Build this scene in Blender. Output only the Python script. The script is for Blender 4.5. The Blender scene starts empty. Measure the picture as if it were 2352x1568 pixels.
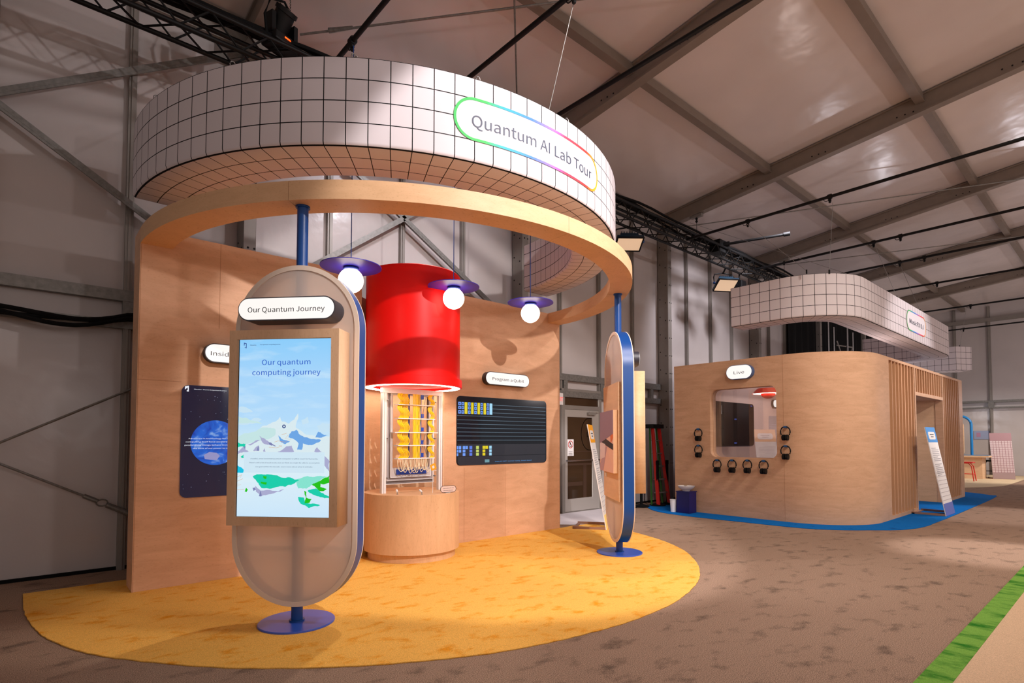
import bpy, bmesh, math, random
from mathutils import Vector, Matrix
random.seed(4)
sc = bpy.context.scene
COL = sc.collection
PI = math.pi
R = math.radians

# ------------------------------------------------------------------ camera
F_PX, CX, CY = 1275.35, 1177.74, 960.96
YAW, PIT, ROL = 0.84843, 0.03746, 0.000496
fw = Vector((math.cos(YAW)*math.cos(PIT), math.sin(YAW)*math.cos(PIT), math.sin(PIT)))
rt = Vector((math.sin(YAW), -math.cos(YAW), 0))
up = rt.cross(fw)
r2 = math.cos(ROL)*rt + math.sin(ROL)*up
u2 = -math.sin(ROL)*rt + math.cos(ROL)*up
cd = bpy.data.cameras.new('camera')
cd.sensor_width = 36; cd.lens = F_PX/2352*36
cd.shift_x = -(CX-1176)/2352; cd.shift_y = (CY-784)/2352
cd.clip_end = 200
cam = bpy.data.objects.new('camera', cd); COL.objects.link(cam)
cam.matrix_world = Matrix(((r2.x, u2.x, -fw.x, 0), (r2.y, u2.y, -fw.y, 0), (r2.z, u2.z, -fw.z, 1.45), (0, 0, 0, 1)))
sc.camera = cam

# ------------------------------------------------------------------ world, exposure, hall lights, added fill lights
w = bpy.data.worlds.new('world'); sc.world = w; w.use_nodes = True
w.node_tree.nodes['Background'].inputs[0].default_value = (1.0, 0.88, 0.84, 1)
w.node_tree.nodes['Background'].inputs[1].default_value = 0.34
vs = sc.view_settings
vs.view_transform = 'Standard'; vs.look = 'None'; vs.exposure = 0.0; vs.gamma = 1.0; vs.use_curve_mapping = False
sc.cycles.max_bounces = 8; sc.cycles.diffuse_bounces = 4; sc.cycles.glossy_bounces = 4; sc.cycles.transparent_max_bounces = 12
sc.cycles.sample_clamp_indirect = 6.0

def lamp(name, kind, loc, power, color=(1, 1, 1), aim=None, size=0.3, spot=60, blend=0.4):
    d = bpy.data.lights.new(name, kind); d.energy = power; d.color = color
    if kind == 'SPOT':
        d.spot_size = R(spot); d.spot_blend = blend; d.shadow_soft_size = size
    elif kind == 'AREA':
        d.shape = 'DISK'; d.size = size
    else:
        d.shadow_soft_size = size
    o = bpy.data.objects.new(name, d); COL.objects.link(o); o.location = loc
    if aim is not None:
        o.rotation_euler = (Vector(aim)-Vector(loc)).to_track_quat('-Z', 'Y').to_euler()
    return o
WARM = (1.0, 0.89, 0.78); NEUT = (1.0, 0.93, 0.92); COOL = (0.95, 0.92, 1.0); ROSE = (1.0, 0.88, 0.86)
lamp('key_spot', 'SPOT', (2.9, -1.6, 5.9), 1800, (1.0, 0.92, 0.90), (4.9, 6.2, 1.5), 0.06, 50, 0.18)
lamp('canopy_spot', 'SPOT', (7.4, -2.2, 6.0), 260, COOL, (4.5, 5.0, 4.1), 0.1, 43, 0.18)
lamp('left_wall_spot', 'SPOT', (6.6, -2.4, 6.0), 700, NEUT, (0.1, 7.6, 4.9), 0.07, 27, 0.35)
lamp('carpet_spot', 'SPOT', (4.6, 1.0, 6.2), 620, NEUT, (4.6, 4.3, 0), 0.3, 80, 0.8)
lamp('wall_spot', 'SPOT', (4.4, 5.0, 6.1), 270, COOL, (4.2, 7.6, 4.9), 0.2, 95, 0.8)
lamp('side_spot', 'SPOT', (12.0, 4.6, 6.2), 640, COOL, (12.9, 7.6, 3.9), 0.2, 70, 0.7)
lamp('hall_spot', 'SPOT', (8.6, -0.5, 6.4), 1150, WARM, (9.2, 1.6, 0), 0.4, 125, 1.0)
lamp('stripe_spot', 'SPOT', (11.0, 0.6, 6.2), 1500, NEUT, (9.4, 1.35, 0), 0.1, 22, 0.7)
lamp('aisle_spot', 'SPOT', (16.5, 0.8, 6.2), 900, NEUT, (14.2, 2.0, 0), 0.1, 30, 0.6)
lamp('slat_spot', 'SPOT', (14.0, -3.0, 6.0), 1500, NEUT, (14.2, 3.1, 3.0), 0.1, 38, 0.6)
lamp('live_spot', 'SPOT', (4.6, 0.6, 6.0), 320, NEUT, (10.1, 5.5, 1.5), 0.2, 40, 0.7)
lamp('far_spot', 'SPOT', (24.0, -1.0, 6.4), 2000, WARM, (27.5, 3.6, 0.4), 0.2, 60, 0.7)
lamp('board_spot', 'SPOT', (5.6, 7.1, 3.6), 160, WARM, (7.0, 6.0, 0), 0.05, 34, 0.5)
lamp('door_spot', 'SPOT', (8.0, 6.6, 2.9), 110, COOL, (8.1, 6.9, 0), 0.1, 75, 0.6)
for p_, q_ in (((19.4, 5.4, 2.4), 45), ((24.0, 5.2, 2.5), 60), ((26.3, 1.5, 2.7), 70), ((22.5, -1.0, 2.6), 60)):
    lamp('far_fill_light', 'POINT', p_, q_, COOL, size=0.12)  # added unseen point lights for roof glints and the far wall
lamp('unseen_light', 'POINT', (-2.5, -5.0, 5.2), 80, ROSE, size=0.12)  # added fill light out of view
lamp('unseen_light', 'POINT', (1.3, -6.5, 2.4), 55, NEUT, size=0.3)
lamp('unseen_light', 'POINT', (0.05, -6.5, 2.5), 40, WARM, size=0.25)
lamp('added_sign_light', 'SPOT', (2.9, 6.0, 5.35), 360, NEUT, (5.6, 4.5, 1.3), 0.1, 44, 0.5)  # this and the next are added to brighten the standing signs
lamp('added_sign_light', 'SPOT', (4.4, 6.0, 5.35), 300, WARM, (1.9, 4.5, 1.2), 0.1, 40, 0.5)
for x_, p_ in ((4.5, 330), (11.5, 290), (18.5, 270), (25.5, 200)):
    lamp('unseen_light', 'POINT', (x_, -6.5, 3.8), p_, ROSE, size=0.14)  # added fill lights behind the camera to raise the ambient level

# ------------------------------------------------------------------ materials
def srgb(r, g, b):
    f = lambda c: (c/255/12.92) if c/255 <= 0.04045 else ((c/255+0.055)/1.055)**2.4
    return (f(r), f(g), f(b), 1)
MATS = {}
def mat(name, col, rough=0.6, metal=0.0, emit=0.0, ecol=None, spec=0.5, noise=0.0, nscale=8, stretch=(1, 1, 1), bump=0.0, bscale=40, trans=0.0):
    if name in MATS: return MATS[name]
    m = bpy.data.materials.new(name); m.use_nodes = True
    nt = m.node_tree; b = nt.nodes['Principled BSDF']
    c = srgb(*col) if max(col) > 1.01 else (*col, 1)
    b.inputs['Base Color'].default_value = c
    b.inputs['Roughness'].default_value = rough; b.inputs['Metallic'].default_value = metal
    b.inputs['Specular IOR Level'].default_value = spec
    if emit > 0:
        b.inputs['Emission Color'].default_value = srgb(*ecol) if ecol else c
        b.inputs['Emission Strength'].default_value = emit
    if noise > 0 or bump > 0:
        tc = nt.nodes.new('ShaderNodeTexCoord'); mp = nt.nodes.new('ShaderNodeMapping')
        mp.inputs['Scale'].default_value = stretch
        nt.links.new(tc.outputs['Object'], mp.inputs[0])
    if noise > 0:
        n = nt.nodes.new('ShaderNodeTexNoise'); n.inputs['Scale'].default_value = nscale; n.inputs['Detail'].default_value = 6
        nt.links.new(mp.outputs[0], n.inputs[0])
        rmp = nt.nodes.new('ShaderNodeValToRGB')
        rmp.color_ramp.elements[0].position = 0.3; rmp.color_ramp.elements[1].position = 0.7
        rmp.color_ramp.elements[0].color = [x*(1-noise) for x in c[:3]]+[1]
        rmp.color_ramp.elements[1].color = [min(1, x*(1+noise)) for x in c[:3]]+[1]
        nt.links.new(n.outputs[0], rmp.inputs[0]); nt.links.new(rmp.outputs[0], b.inputs['Base Color'])
    if bump > 0:
        n2 = nt.nodes.new('ShaderNodeTexNoise'); n2.inputs['Scale'].default_value = bscale; n2.inputs['Detail'].default_value = 3
        nt.links.new(mp.outputs[0], n2.inputs[0])
        bp = nt.nodes.new('ShaderNodeBump'); bp.inputs['Strength'].default_value = bump; bp.inputs['Distance'].default_value = 0.05
        nt.links.new(n2.outputs[0], bp.inputs['Height']); nt.links.new(bp.outputs[0], b.inputs['Normal'])
    if trans > 0:
        out = nt.nodes['Material Output']; tr = nt.nodes.new('ShaderNodeBsdfTransparent'); mx = nt.nodes.new('ShaderNodeMixShader')
        mx.inputs[0].default_value = trans
        nt.links.new(b.outputs[0], mx.inputs[1]); nt.links.new(tr.outputs[0], mx.inputs[2]); nt.links.new(mx.outputs[0], out.inputs[0])
    MATS[name] = m
    return m

def wood(name, col, stretch, contrast=0.16, rough=0.5):
    """plywood veneer: long fine figure plus small dark flecks"""
    m = bpy.data.materials.new(name); m.use_nodes = True
    nt = m.node_tree; b = nt.nodes['Principled BSDF']; L = nt.links.new
    c = srgb(*col)
    tc = nt.nodes.new('ShaderNodeTexCoord'); mp = nt.nodes.new('ShaderNodeMapping'); mp.inputs['Scale'].default_value = stretch
    L(tc.outputs['Object'], mp.inputs[0])
    n = nt.nodes.new('ShaderNodeTexNoise'); n.inputs['Scale'].default_value = 2.2; n.inputs['Detail'].default_value = 8; n.inputs['Roughness'].default_value = 0.62; n.inputs['Distortion'].default_value = 0.8
    L(mp.outputs[0], n.inputs[0])
    r1 = nt.nodes.new('ShaderNodeValToRGB')
    r1.color_ramp.elements[0].position = 0.32; r1.color_ramp.elements[1].position = 0.7
    r1.color_ramp.elements[0].color = (c[0]*(1-contrast), c[1]*(1-contrast*1.3), c[2]*(1-contrast*1.6), 1)
    r1.color_ramp.elements[1].color = (min(1, c[0]*(1+contrast*.5)), min(1, c[1]*(1+contrast*.5)), min(1, c[2]*(1+contrast*.6)), 1)
    L(n.outputs[0], r1.inputs[0])
    n2 = nt.nodes.new('ShaderNodeTexNoise'); n2.inputs['Scale'].default_value = 34; n2.inputs['Detail'].default_value = 2
    L(mp.outputs[0], n2.inputs[0])
    r2_ = nt.nodes.new('ShaderNodeValToRGB'); r2_.color_ramp.elements[0].position = 0.28; r2_.color_ramp.elements[1].position = 0.40
    r2_.color_ramp.elements[0].color = (0.80, 0.74, 0.68, 1); r2_.color_ramp.elements[1].color = (1, 1, 1, 1)
    L(n2.outputs[0], r2_.inputs[0])
    mx = nt.nodes.new('ShaderNodeMix'); mx.data_type = 'RGBA'; mx.blend_type = 'MULTIPLY'; mx.inputs[0].default_value = 0.8
    L(r1.outputs[0], mx.inputs['A']); L(r2_.outputs[0], mx.inputs['B']); L(mx.outputs['Result'], b.inputs['Base Color'])
    b.inputs['Roughness'].default_value = rough; b.inputs['Specular IOR Level'].default_value = 0.3
    MATS[name] = m
    return m

def carpet(name, col, dark, fleck=0.5, scale=1.5, lo=0.30, hi=0.42, stretch=(1, 1, 1), grain=0.35):
    """cut pile: fine grain plus flattened darker patches"""
    m = bpy.data.materials.new(name); m.use_nodes = True
    nt = m.node_tree; b = nt.nodes['Principled BSDF']; L = nt.links.new
    c = srgb(*col); d = srgb(*dark)
    tc = nt.nodes.new('ShaderNodeTexCoord'); mp = nt.nodes.new('ShaderNodeMapping'); mp.inputs['Scale'].default_value = stretch
    mp.inputs['Rotation'].default_value = (0, 0, R(40))
    L(tc.outputs['Object'], mp.inputs[0])
    n = nt.nodes.new('ShaderNodeTexNoise'); n.inputs['Scale'].default_value = scale; n.inputs['Detail'].default_value = 5; n.inputs['Roughness'].default_value = 0.6
    L(mp.outputs[0], n.inputs[0])
    r1 = nt.nodes.new('ShaderNodeValToRGB'); r1.color_ramp.elements[0].position = lo; r1.color_ramp.elements[1].position = hi
    r1.color_ramp.elements[0].color = d; r1.color_ramp.elements[1].color = c
    L(n.outputs[0], r1.inputs[0])
    g = nt.nodes.new('ShaderNodeTexNoise'); g.inputs['Scale'].default_value = 160; g.inputs['Detail'].default_value = 2
    L(tc.outputs['Object'], g.inputs[0])
    r3 = nt.nodes.new('ShaderNodeValToRGB'); r3.color_ramp.elements[0].position = 0.3; r3.color_ramp.elements[1].position = 0.7
    r3.color_ramp.elements[0].color = (1-grain, 1-grain, 1-grain, 1); r3.color_ramp.elements[1].color = (1+grain*.6, 1+grain*.6, 1+grain*.6, 1)
    L(g.outputs[0], r3.inputs[0])
    mx = nt.nodes.new('ShaderNodeMix'); mx.data_type = 'RGBA'; mx.blend_type = 'MULTIPLY'; mx.inputs[0].default_value = 1
    L(r1.outputs[0], mx.inputs['A']); L(r3.outputs[0], mx.inputs['B']); L(mx.outputs['Result'], b.inputs['Base Color'])
    b.inputs['Roughness'].default_value = 0.95; b.inputs['Specular IOR Level'].default_value = 0.08
    bp = nt.nodes.new('ShaderNodeBump'); bp.inputs['Strength'].default_value = 0.35; bp.inputs['Distance'].default_value = 0.01
    L(g.outputs[0], bp.inputs['Height']); L(bp.outputs[0], b.inputs['Normal'])
    MATS[name] = m
    return m

def gridmat(name, cell, base, line, lw=0.046):
    """white fabric printed with a square grid, laid out along the cloth (UV in metres)"""
    m = bpy.data.materials.new(name); m.use_nodes = True
    nt = m.node_tree; b = nt.nodes['Principled BSDF']; L = nt.links.new
    uv = nt.nodes.new('ShaderNodeUVMap'); uv.uv_map = 'UVMap'
    sx = nt.nodes.new('ShaderNodeSeparateXYZ'); L(uv.outputs[0], sx.inputs[0])
    def ln(out):
        a = nt.nodes.new('ShaderNodeMath'); a.operation = 'MULTIPLY'; a.inputs[1].default_value = 1/cell; L(out, a.inputs[0])
        h = nt.nodes.new('ShaderNodeMath'); h.operation = 'ADD'; h.inputs[1].default_value = lw/2; L(a.outputs[0], h.inputs[0])
        f = nt.nodes.new('ShaderNodeMath'); f.operation = 'FRACT'; L(h.outputs[0], f.inputs[0])
        l = nt.nodes.new('ShaderNodeMath'); l.operation = 'LESS_THAN'; l.inputs[1].default_value = lw; L(f.outputs[0], l.inputs[0])
        return l
    a, c = ln(sx.outputs[0]), ln(sx.outputs[1])
    mxm = nt.nodes.new('ShaderNodeMath'); mxm.operation = 'MAXIMUM'; L(a.outputs[0], mxm.inputs[0]); L(c.outputs[0], mxm.inputs[1])
    mx = nt.nodes.new('ShaderNodeMix'); mx.data_type = 'RGBA'; mx.inputs['A'].default_value = srgb(*base); mx.inputs['B'].default_value = srgb(*line)
    L(mxm.outputs[0], mx.inputs['Factor']); L(mx.outputs['Result'], b.inputs['Base Color'])
    b.inputs['Roughness'].default_value = 0.75; b.inputs['Specular IOR Level'].default_value = 0.2
    MATS[name] = m
    return m

M_PLY = wood('plywood', (218, 172, 136), (1.0, 1.0, 4.0), 0.12)
M_PLYL = wood('pale plywood', (226, 188, 150), (1.0, 1.0, 5.0), 0.10)
M_PLYV = wood('upright veneer', (218, 174, 132), (5, 5, 0.8), 0.10)
M_RING = wood('ring veneer', (222, 180, 138), (1.4, 1.4, 6), 0.08)
M_SLAT = wood('slat wood', (212, 164, 124), (5, 5, 0.7), 0.10)
M_VINYL = mat('white vinyl', (186, 178, 176), 0.22, spec=0.5, noise=0.04, nscale=1.2, bump=0.10, bscale=5)
M_ROOF = mat('roof vinyl', (212, 202, 200), 0.20, spec=0.5, noise=0.05, nscale=0.7, bump=0.34, bscale=1.2)
M_STEEL = mat('galvanised steel', (128, 126, 122), 0.5, 0.55, noise=0.18, nscale=24)
M_ALU = mat('dull aluminium', (140, 134, 128), 0.5, 0.35, noise=0.05, nscale=6)
M_RAFT = mat('rafter aluminium', (136, 124, 114), 0.5, 0.3, noise=0.05, nscale=6)
M_BLK = mat('black paint', (6, 6, 7), 0.55, spec=.3)
M_BLKM = mat('black matt', (9, 9, 10), 0.85, spec=0.2)
M_CHROME = mat('chrome', (200, 200, 205), 0.18, 1.0)
M_BLUE = mat('blue paint', (4, 66, 136), 0.38, noise=0.02)
M_DBLUE = mat('deep blue', (28, 62, 160), 0.35)
M_NAVY = mat('navy laminate', (16, 20, 92), 0.4)
M_RED = mat('red lacquer', (248, 10, 4), 0.42, spec=.3)
M_TAUPE = mat('taupe laminate', (232, 212, 194), 0.5)
M_WHITE = mat('white paint', (232, 228, 226), 0.5)
M_WIRE = mat('steel wire', (150, 148, 146), 0.4, 0.7)
M_LIT = mat('lit sign face', (120, 118, 116), 0.5, emit=0.95, ecol=(255, 250, 246))
M_LETTER = mat('grey lettering', (70, 70, 76), 0.8, spec=.1)
M_GLOBE = mat('lit globe', (255, 240, 222), 0.4, emit=5, ecol=(255, 232, 212))
M_RINGLIGHT = mat('ring light', (255, 240, 215), 0.4, emit=11, ecol=(255, 232, 212))
M_FLOOD = mat('flood face', (200, 170, 140), 0.5, emit=0.62, ecol=(240, 204, 168))
M_GRID = gridmat('printed grid fabric', 0.1845, (214, 206, 210), (14, 14, 18))
M_YEL = mat('yellow cord', (255, 212, 0), 0.5)
M_ORANGE = mat('orange print', (246, 166, 16), 0.5)
M_CREAM = mat('cream cord', (238, 222, 190), 0.5)

# ------------------------------------------------------------------ mesh helpers
def BM(): return bmesh.new()
def box(b, c, s, rot=None):
    m = Matrix.Translation(c) @ (rot.to_4x4() if rot is not None else Matrix.Identity(4)) @ Matrix.Diagonal((*s, 1))
    bmesh.ops.create_cube(b, size=1, matrix=m)
def box2(b, lo, hi):
    box(b, [(l+h)/2 for l, h in zip(lo, hi)], [h-l for l, h in zip(lo, hi)])
def bevel(b, w_, seg=2):
    bmesh.ops.bevel(b, geom=b.edges[:], offset=w_, segments=seg, affect='EDGES', profile=0.5)
def beam(b, p, q, wd, hh, upv=(0, 0, 1)):
    p, q = Vector(p), Vector(q); d = (q-p); ln = d.length; d.normalize()
    s = d.cross(Vector(upv)); s.normalize(); u = s.cross(d)
    rot = Matrix((d, s, u)).transposed()
    box(b, (p+q)/2, (ln, wd, hh), rot)
def tube(b, p, q, r, n=12, r1=None):
    p, q = Vector(p), Vector(q); d = q-p
    m = Matrix.Translation((p+q)/2) @ d.to_track_quat('Z', 'Y').to_matrix().to_4x4()
    bmesh.ops.create_cone(b, cap_ends=True, segments=n, radius1=r, radius2=r if r1 is None else r1, depth=d.length, matrix=m)
def ball(b, c, r, seg=24, s=(1, 1, 1)):
    bmesh.ops.create_uvsphere(b, u_segments=seg, v_segments=max(6, seg//2), radius=r, matrix=Matrix.Translation(c) @ Matrix.Diagonal((*s, 1)))
def ptube(b, pts, r, n=8, closed=False):
    pts = [Vector(p) for p in pts]; N = len(pts); rings = []
    ref = Vector((0, 0, 1))
    for i, p in enumerate(pts):
        a = pts[(i-1) % N] if (closed or i > 0) else p
        c = pts[(i+1) % N] if (closed or i < N-1) else p
        t = (c-a).normalized()
        rf = ref if abs(t.dot(ref)) < 0.95 else Vector((1, 0, 0))
        s = t.cross(rf).normalized(); u = s.cross(t)
        rings.append([b.verts.new(p + r*(math.cos(2*PI*k/n)*s + math.sin(2*PI*k/n)*u)) for k in range(n)])
    for i in range(N if closed else N-1):
        A, Bq = rings[i], rings[(i+1) % N]
        for k in range(n):
            b.faces.new((A[k], A[(k+1) % n], Bq[(k+1) % n], Bq[k]))
    if not closed:
        b.faces.new(rings[0][::-1]); b.faces.new(rings[-1])
def lathe(b, prof, n=48, c=(0, 0, 0), a0=0, a1=2*PI):
    full = abs(a1-a0-2*PI) < 1e-6
    cnt = n if full else n+1
    cols = []
    for i in range(cnt):
        a = a0+(a1-a0)*i/n
        cols.append([b.verts.new((c[0]+r*math.cos(a), c[1]+r*math.sin(a), c[2]+z)) for r, z in prof])
    for i in range(n):
        A, Bq = cols[i], cols[(i+1) % cnt]
        for k in range(len(prof)-1):
            try: b.faces.new((A[k], Bq[k], Bq[k+1], A[k+1]))
            except ValueError: pass
    bmesh.ops.remove_doubles(b, verts=b.verts[:], dist=1e-6)
XZ = Matrix(((1, 0, 0, 0), (0, 0, -1, 0), (0, 1, 0, 0), (0, 0, 0, 1)))   # drawing plane -> upright, facing -y
def shape(b, outer, th, holes=(), M=Matrix.Identity(4)):
    """flat outline (with holes) given thickness th about its plane"""
    cu = bpy.data.curves.new('tmp', 'CURVE'); cu.dimensions = '2D'; cu.fill_mode = 'BOTH'; cu.extrude = th/2
    for pts in (outer, *holes):
        s = cu.splines.new('POLY'); s.points.add(len(pts)-1); s.use_cyclic_u = True
        for p, q in zip(s.points, pts): p.co = (q[0], q[1], 0, 1)
    _conv(b, cu, M)
def _conv(b, cu, M):
    o = bpy.data.objects.new('tmp', cu); COL.objects.link(o)
    dg = bpy.context.evaluated_depsgraph_get(); dg.update()
    me = bpy.data.meshes.new_from_object(o.evaluated_get(dg))
    me.transform(M); b.from_mesh(me)
    bpy.data.objects.remove(o); bpy.data.curves.remove(cu); bpy.data.meshes.remove(me)
    bmesh.ops.remove_doubles(b, verts=b.verts[:], dist=1e-5)
def _font():
    import os
    try:
        p = os.path.join(bpy.utils.resource_path('LOCAL'), 'datafiles', 'fonts', 'Noto Sans CJK Regular.woff2')
        return bpy.data.fonts.load(p) if os.path.exists(p) else None
    except Exception:
        return None
FONT = _font()
def text(b, body, size, M=Matrix.Identity(4), align='CENTER', width=None, th=0.0006, off=0.0):
    cu = bpy.data.curves.new('tmp', 'FONT'); cu.body = body; cu.size = size; cu.align_x = align; cu.font = FONT or cu.font; cu.align_y = 'CENTER'; cu.extrude = th; cu.offset = off
    cu.space_line = 1.0
    if FONT: cu.size = size*1.5
    if width:
        o = bpy.data.objects.new('tmp', cu); COL.objects.link(o); bpy.context.view_layer.update()
        k = width/max(o.dimensions.x, 1e-4); bpy.data.objects.remove(o)
        M = M @ Matrix.Diagonal((k, 1, 1, 1))
    _conv(b, cu, M)
def at(x, z, y=0.0): return Matrix.Translation((x, y, z)) @ XZ
def stadium(w_, h_, n=16, cx=0, cy=0, vertical=None):
    r = min(w_, h_)/2; pts = []
    if w_ >= h_:
        for k in range(n+1):
            a = -PI/2+PI*k/n; pts.append((cx+w_/2-r+r*math.cos(a), cy+r*math.sin(a)))
        for k in range(n+1):
            a = PI/2+PI*k/n; pts.append((cx-w_/2+r+r*math.cos(a), cy+r*math.sin(a)))
    else:
        for k in range(n+1):
            a = PI*k/n; pts.append((cx+r*math.cos(a), cy+h_/2-r+r*math.sin(a)))
        for k in range(n+1):
            a = PI+PI*k/n; pts.append((cx+r*math.cos(a), cy-h_/2+r+r*math.sin(a)))
    return pts
def rrect(w_, h_, r, n=6, cx=0, cy=0):
    pts = []
    for qx, qy, a0 in ((1, -1, -PI/2), (1, 1, 0), (-1, 1, PI/2), (-1, -1, PI)):
        for k in range(n+1):
            a = a0+PI/2*k/n; pts.append((cx+qx*(w_/2-r)+r*math.cos(a), cy+qy*(h_/2-r)+r*math.sin(a)))
    return pts
def circle(r, n=40, cx=0, cy=0): return [(cx+r*math.cos(2*PI*k/n), cy+r*math.sin(2*PI*k/n)) for k in range(n)]

def empty(name, loc=(0, 0, 0), rz=0):
    o = bpy.data.objects.new(name, None); COL.objects.link(o); o.location = loc; o.rotation_euler = (0, 0, rz); o.empty_display_size = 0.1
    return o
def tag(o, label, cat, group=None, kind=None):
    if label: o['label'] = label
    if cat: o['category'] = cat
    if group: o['group'] = group
    if kind: o['kind'] = kind
    return o
def build(name, b, m, parent=None, smooth=32, label=None):
    bmesh.ops.recalc_face_normals(b, faces=b.faces[:])
    me = bpy.data.meshes.new(name); b.to_mesh(me); b.free()
    me.materials.append(m)
    if smooth:
        me.shade_smooth(); me.set_sharp_from_angle(angle=R(smooth))
    o = bpy.data.objects.new(name, me); COL.objects.link(o)
    if parent is not None: o.parent = parent
    if label: o['label'] = label
    return o
def thing(name, label, cat, loc=(0, 0, 0), rz=0, group=None):
    return tag(empty(name, loc, rz), label, cat, group)
def part(name, m, parent, fn, smooth=32, label=None):
    b = BM(); fn(b); return build(name, b, m, parent, smooth, label)
def dup(root, loc=None, rz=None, label=None, group=None):
    r_ = root.copy(); COL.objects.link(r_)
    if loc is not None: r_.location = loc
    if rz is not None: r_.rotation_euler = (0, 0, rz)
    if label: r_['label'] = label
    if group: r_['group'] = group
    for ch in list(root.children):
        c = ch.copy(); COL.objects.link(c); c.parent = r_
        for g in ch.children:
            d = g.copy(); COL.objects.link(d); d.parent = c
    return r_
def sweep(b, path, prof, u0=0.0, uvs=True, closed_ends=True):
    """path: list of (x,y,nx,ny,u); prof: list of (offset along normal, z, v) closed loop"""
    uvl = (b.loops.layers.uv.get('UVMap') or b.loops.layers.uv.new('UVMap')) if uvs else None
    cols = [[b.verts.new((x+nx*o, y+ny*o, z)) for o, z, v in prof] for x, y, nx, ny, u in path]
    n = len(prof)
    for i in range(len(path)-1):
        for k in range(n):
            k2 = (k+1) % n
            f = b.faces.new((cols[i][k], cols[i][k2], cols[i+1][k2], cols[i+1][k]))
            if uvs:
                v2 = prof[k2][2] if k2 else prof[-1][2]+0.06
                for lp, (uu, vv) in zip(f.loops, ((path[i][4], prof[k][2]), (path[i][4], v2), (path[i+1][4], v2), (path[i+1][4], prof[k][2]))):
                    lp[uvl].uv = (uu+u0, vv)
    if closed_ends:
        for cset, pt in ((cols[0], 0), (cols[-1], 1)):
            f = b.faces.new(cset)
            if uvs:
                for lp, (o, z, v) in zip(f.loops, prof): lp[uvl].uv = (o+0.0923, z-prof[0][1])

# ------------------------------------------------------------------ setting: floor, tent walls, roof
FLOOR = carpet('taupe carpet', (160, 133, 114), (114, 95, 82), scale=3.8, lo=0.28, hi=0.46, stretch=(1, 1.6, 1), grain=0.62)
def fl(b): box2(b, (-8, -16, -0.1), (31, 8.2, 0.0))
fo = part('floor', FLOOR, None, fl, 0); tag(fo, 'taupe brown flecked exhibition carpet', 'floor', kind='structure')
WY = 7.62; XE = 30.1
wb = part('wall_back', M_VINYL, None, lambda b: box2(b, (-8, WY, 0), (XE, WY+0.06, 7.0)), 0)
tag(wb, 'long glossy white vinyl tent wall behind the plywood booths', 'wall', kind='structure')
wr = part('wall_right', M_VINYL, None, lambda b: box2(b, (XE, -16, 0), (XE+0.06, WY, 9.4)), 0)
tag(wr, 'far glossy vinyl end wall of the tent at right', 'wall', kind='structure')
def roof(b):
    vs_ = [b.verts.new(p) for p in ((-8, WY, 6.79), (XE, WY, 6.79), (XE, -16, 6.79+.108*23.6), (-8, -16, 6.79+.108*23.6))]
    f = b.faces.new(vs_); bmesh.ops.extrude_face_region(b, geom=[f])
    for v in b.verts[:]:
        pass
    bmesh.ops.translate(b, verts=[v for v in b.verts if v not in vs_], vec=(0, 0, 0.04))
ce = part('ceiling', M_ROOF, None, roof, 0)
tag(ce, 'sloping translucent white vinyl tent roof', 'ceiling', kind='structure')
zr = lambda y, o=0: 6.46+o+.108*(7.6-y)
BAY = [-2.70, 1.99, 6.68, 11.33, 16.01, 20.7, 25.4]
for i, x in enumerate(BAY):
    def rf(b, x=x):
        beam(b, (x+.075, 7.5, zr(7.5, .17)), (x+.075, -15, zr(-15, .17)), 0.10, 0.30)
        beam(b, (x+.075, 7.5, zr(7.5, .012)), (x+.075, -15, zr(-15, .012)), 0.16, 0.03)
        beam(b, (x+.075, 7.5, zr(7.5, .30)), (x+.075, -15, zr(-15, .30)), 0.16, 0.03)
    ro_ = part('rafter', M_RAFT, ce, rf, 0)
    for k in range(5):
        y = 5.5-1.4*k
        part('bolt', M_BLK, ro_, lambda b, y=y, x=x: [tube(b, (x+.018, y-.12*j, zr(y, .10)), (x+.03, y-.12*j, zr(y, .10)), .012, 8) for j in range(3)], 0)
    def cl(b, x=x):
        box2(b, (x, 7.32, 0), (x+.15, 7.60, 6.46)); bevel(b, .006, 1)
    co = part('column', M_ALU, wb, cl, 0)
    def holes(b, x=x):
        for k in range(14):
            z = 0.9+0.42*k
            for dy in (.05, .2):
                tube(b, (x-.004, 7.34+dy, z+.1*(dy > .1)), (x+.004, 7.34+dy, z+.1*(dy > .1)), .014, 8)
                tube(b, (x+.03+dy*.5, 7.316, z), (x+.03+dy*.5, 7.324, z), .014, 8)
    part('bolt_holes', M_BLK, co, holes, 0)
    part('gusset', M_ALU, co, lambda b, x=x: box2(b, (x-.012, 7.02, 6.2), (x+.162, 7.5, 6.46)), 0)
for i in range(len(BAY)):
    x0 = BAY[i]+.13; x1 = BAY[i+1]+.02 if i+1 < len(BAY) else XE
    for y in (7.46, 4.94, 2.36, -0.22, -2.8, -5.4):
        def pf(b, x0=x0, x1=x1, y=y):
            box2(b, (x0, y-.05, zr(y, .165)), (x1, y+.05, zr(y, .315)))
            box2(b, (x0, y-.065, zr(y, .16)), (x1, y+.065, zr(y, .18)))
        part('purlin', M_RAFT, ce, pf, 0)
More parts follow.
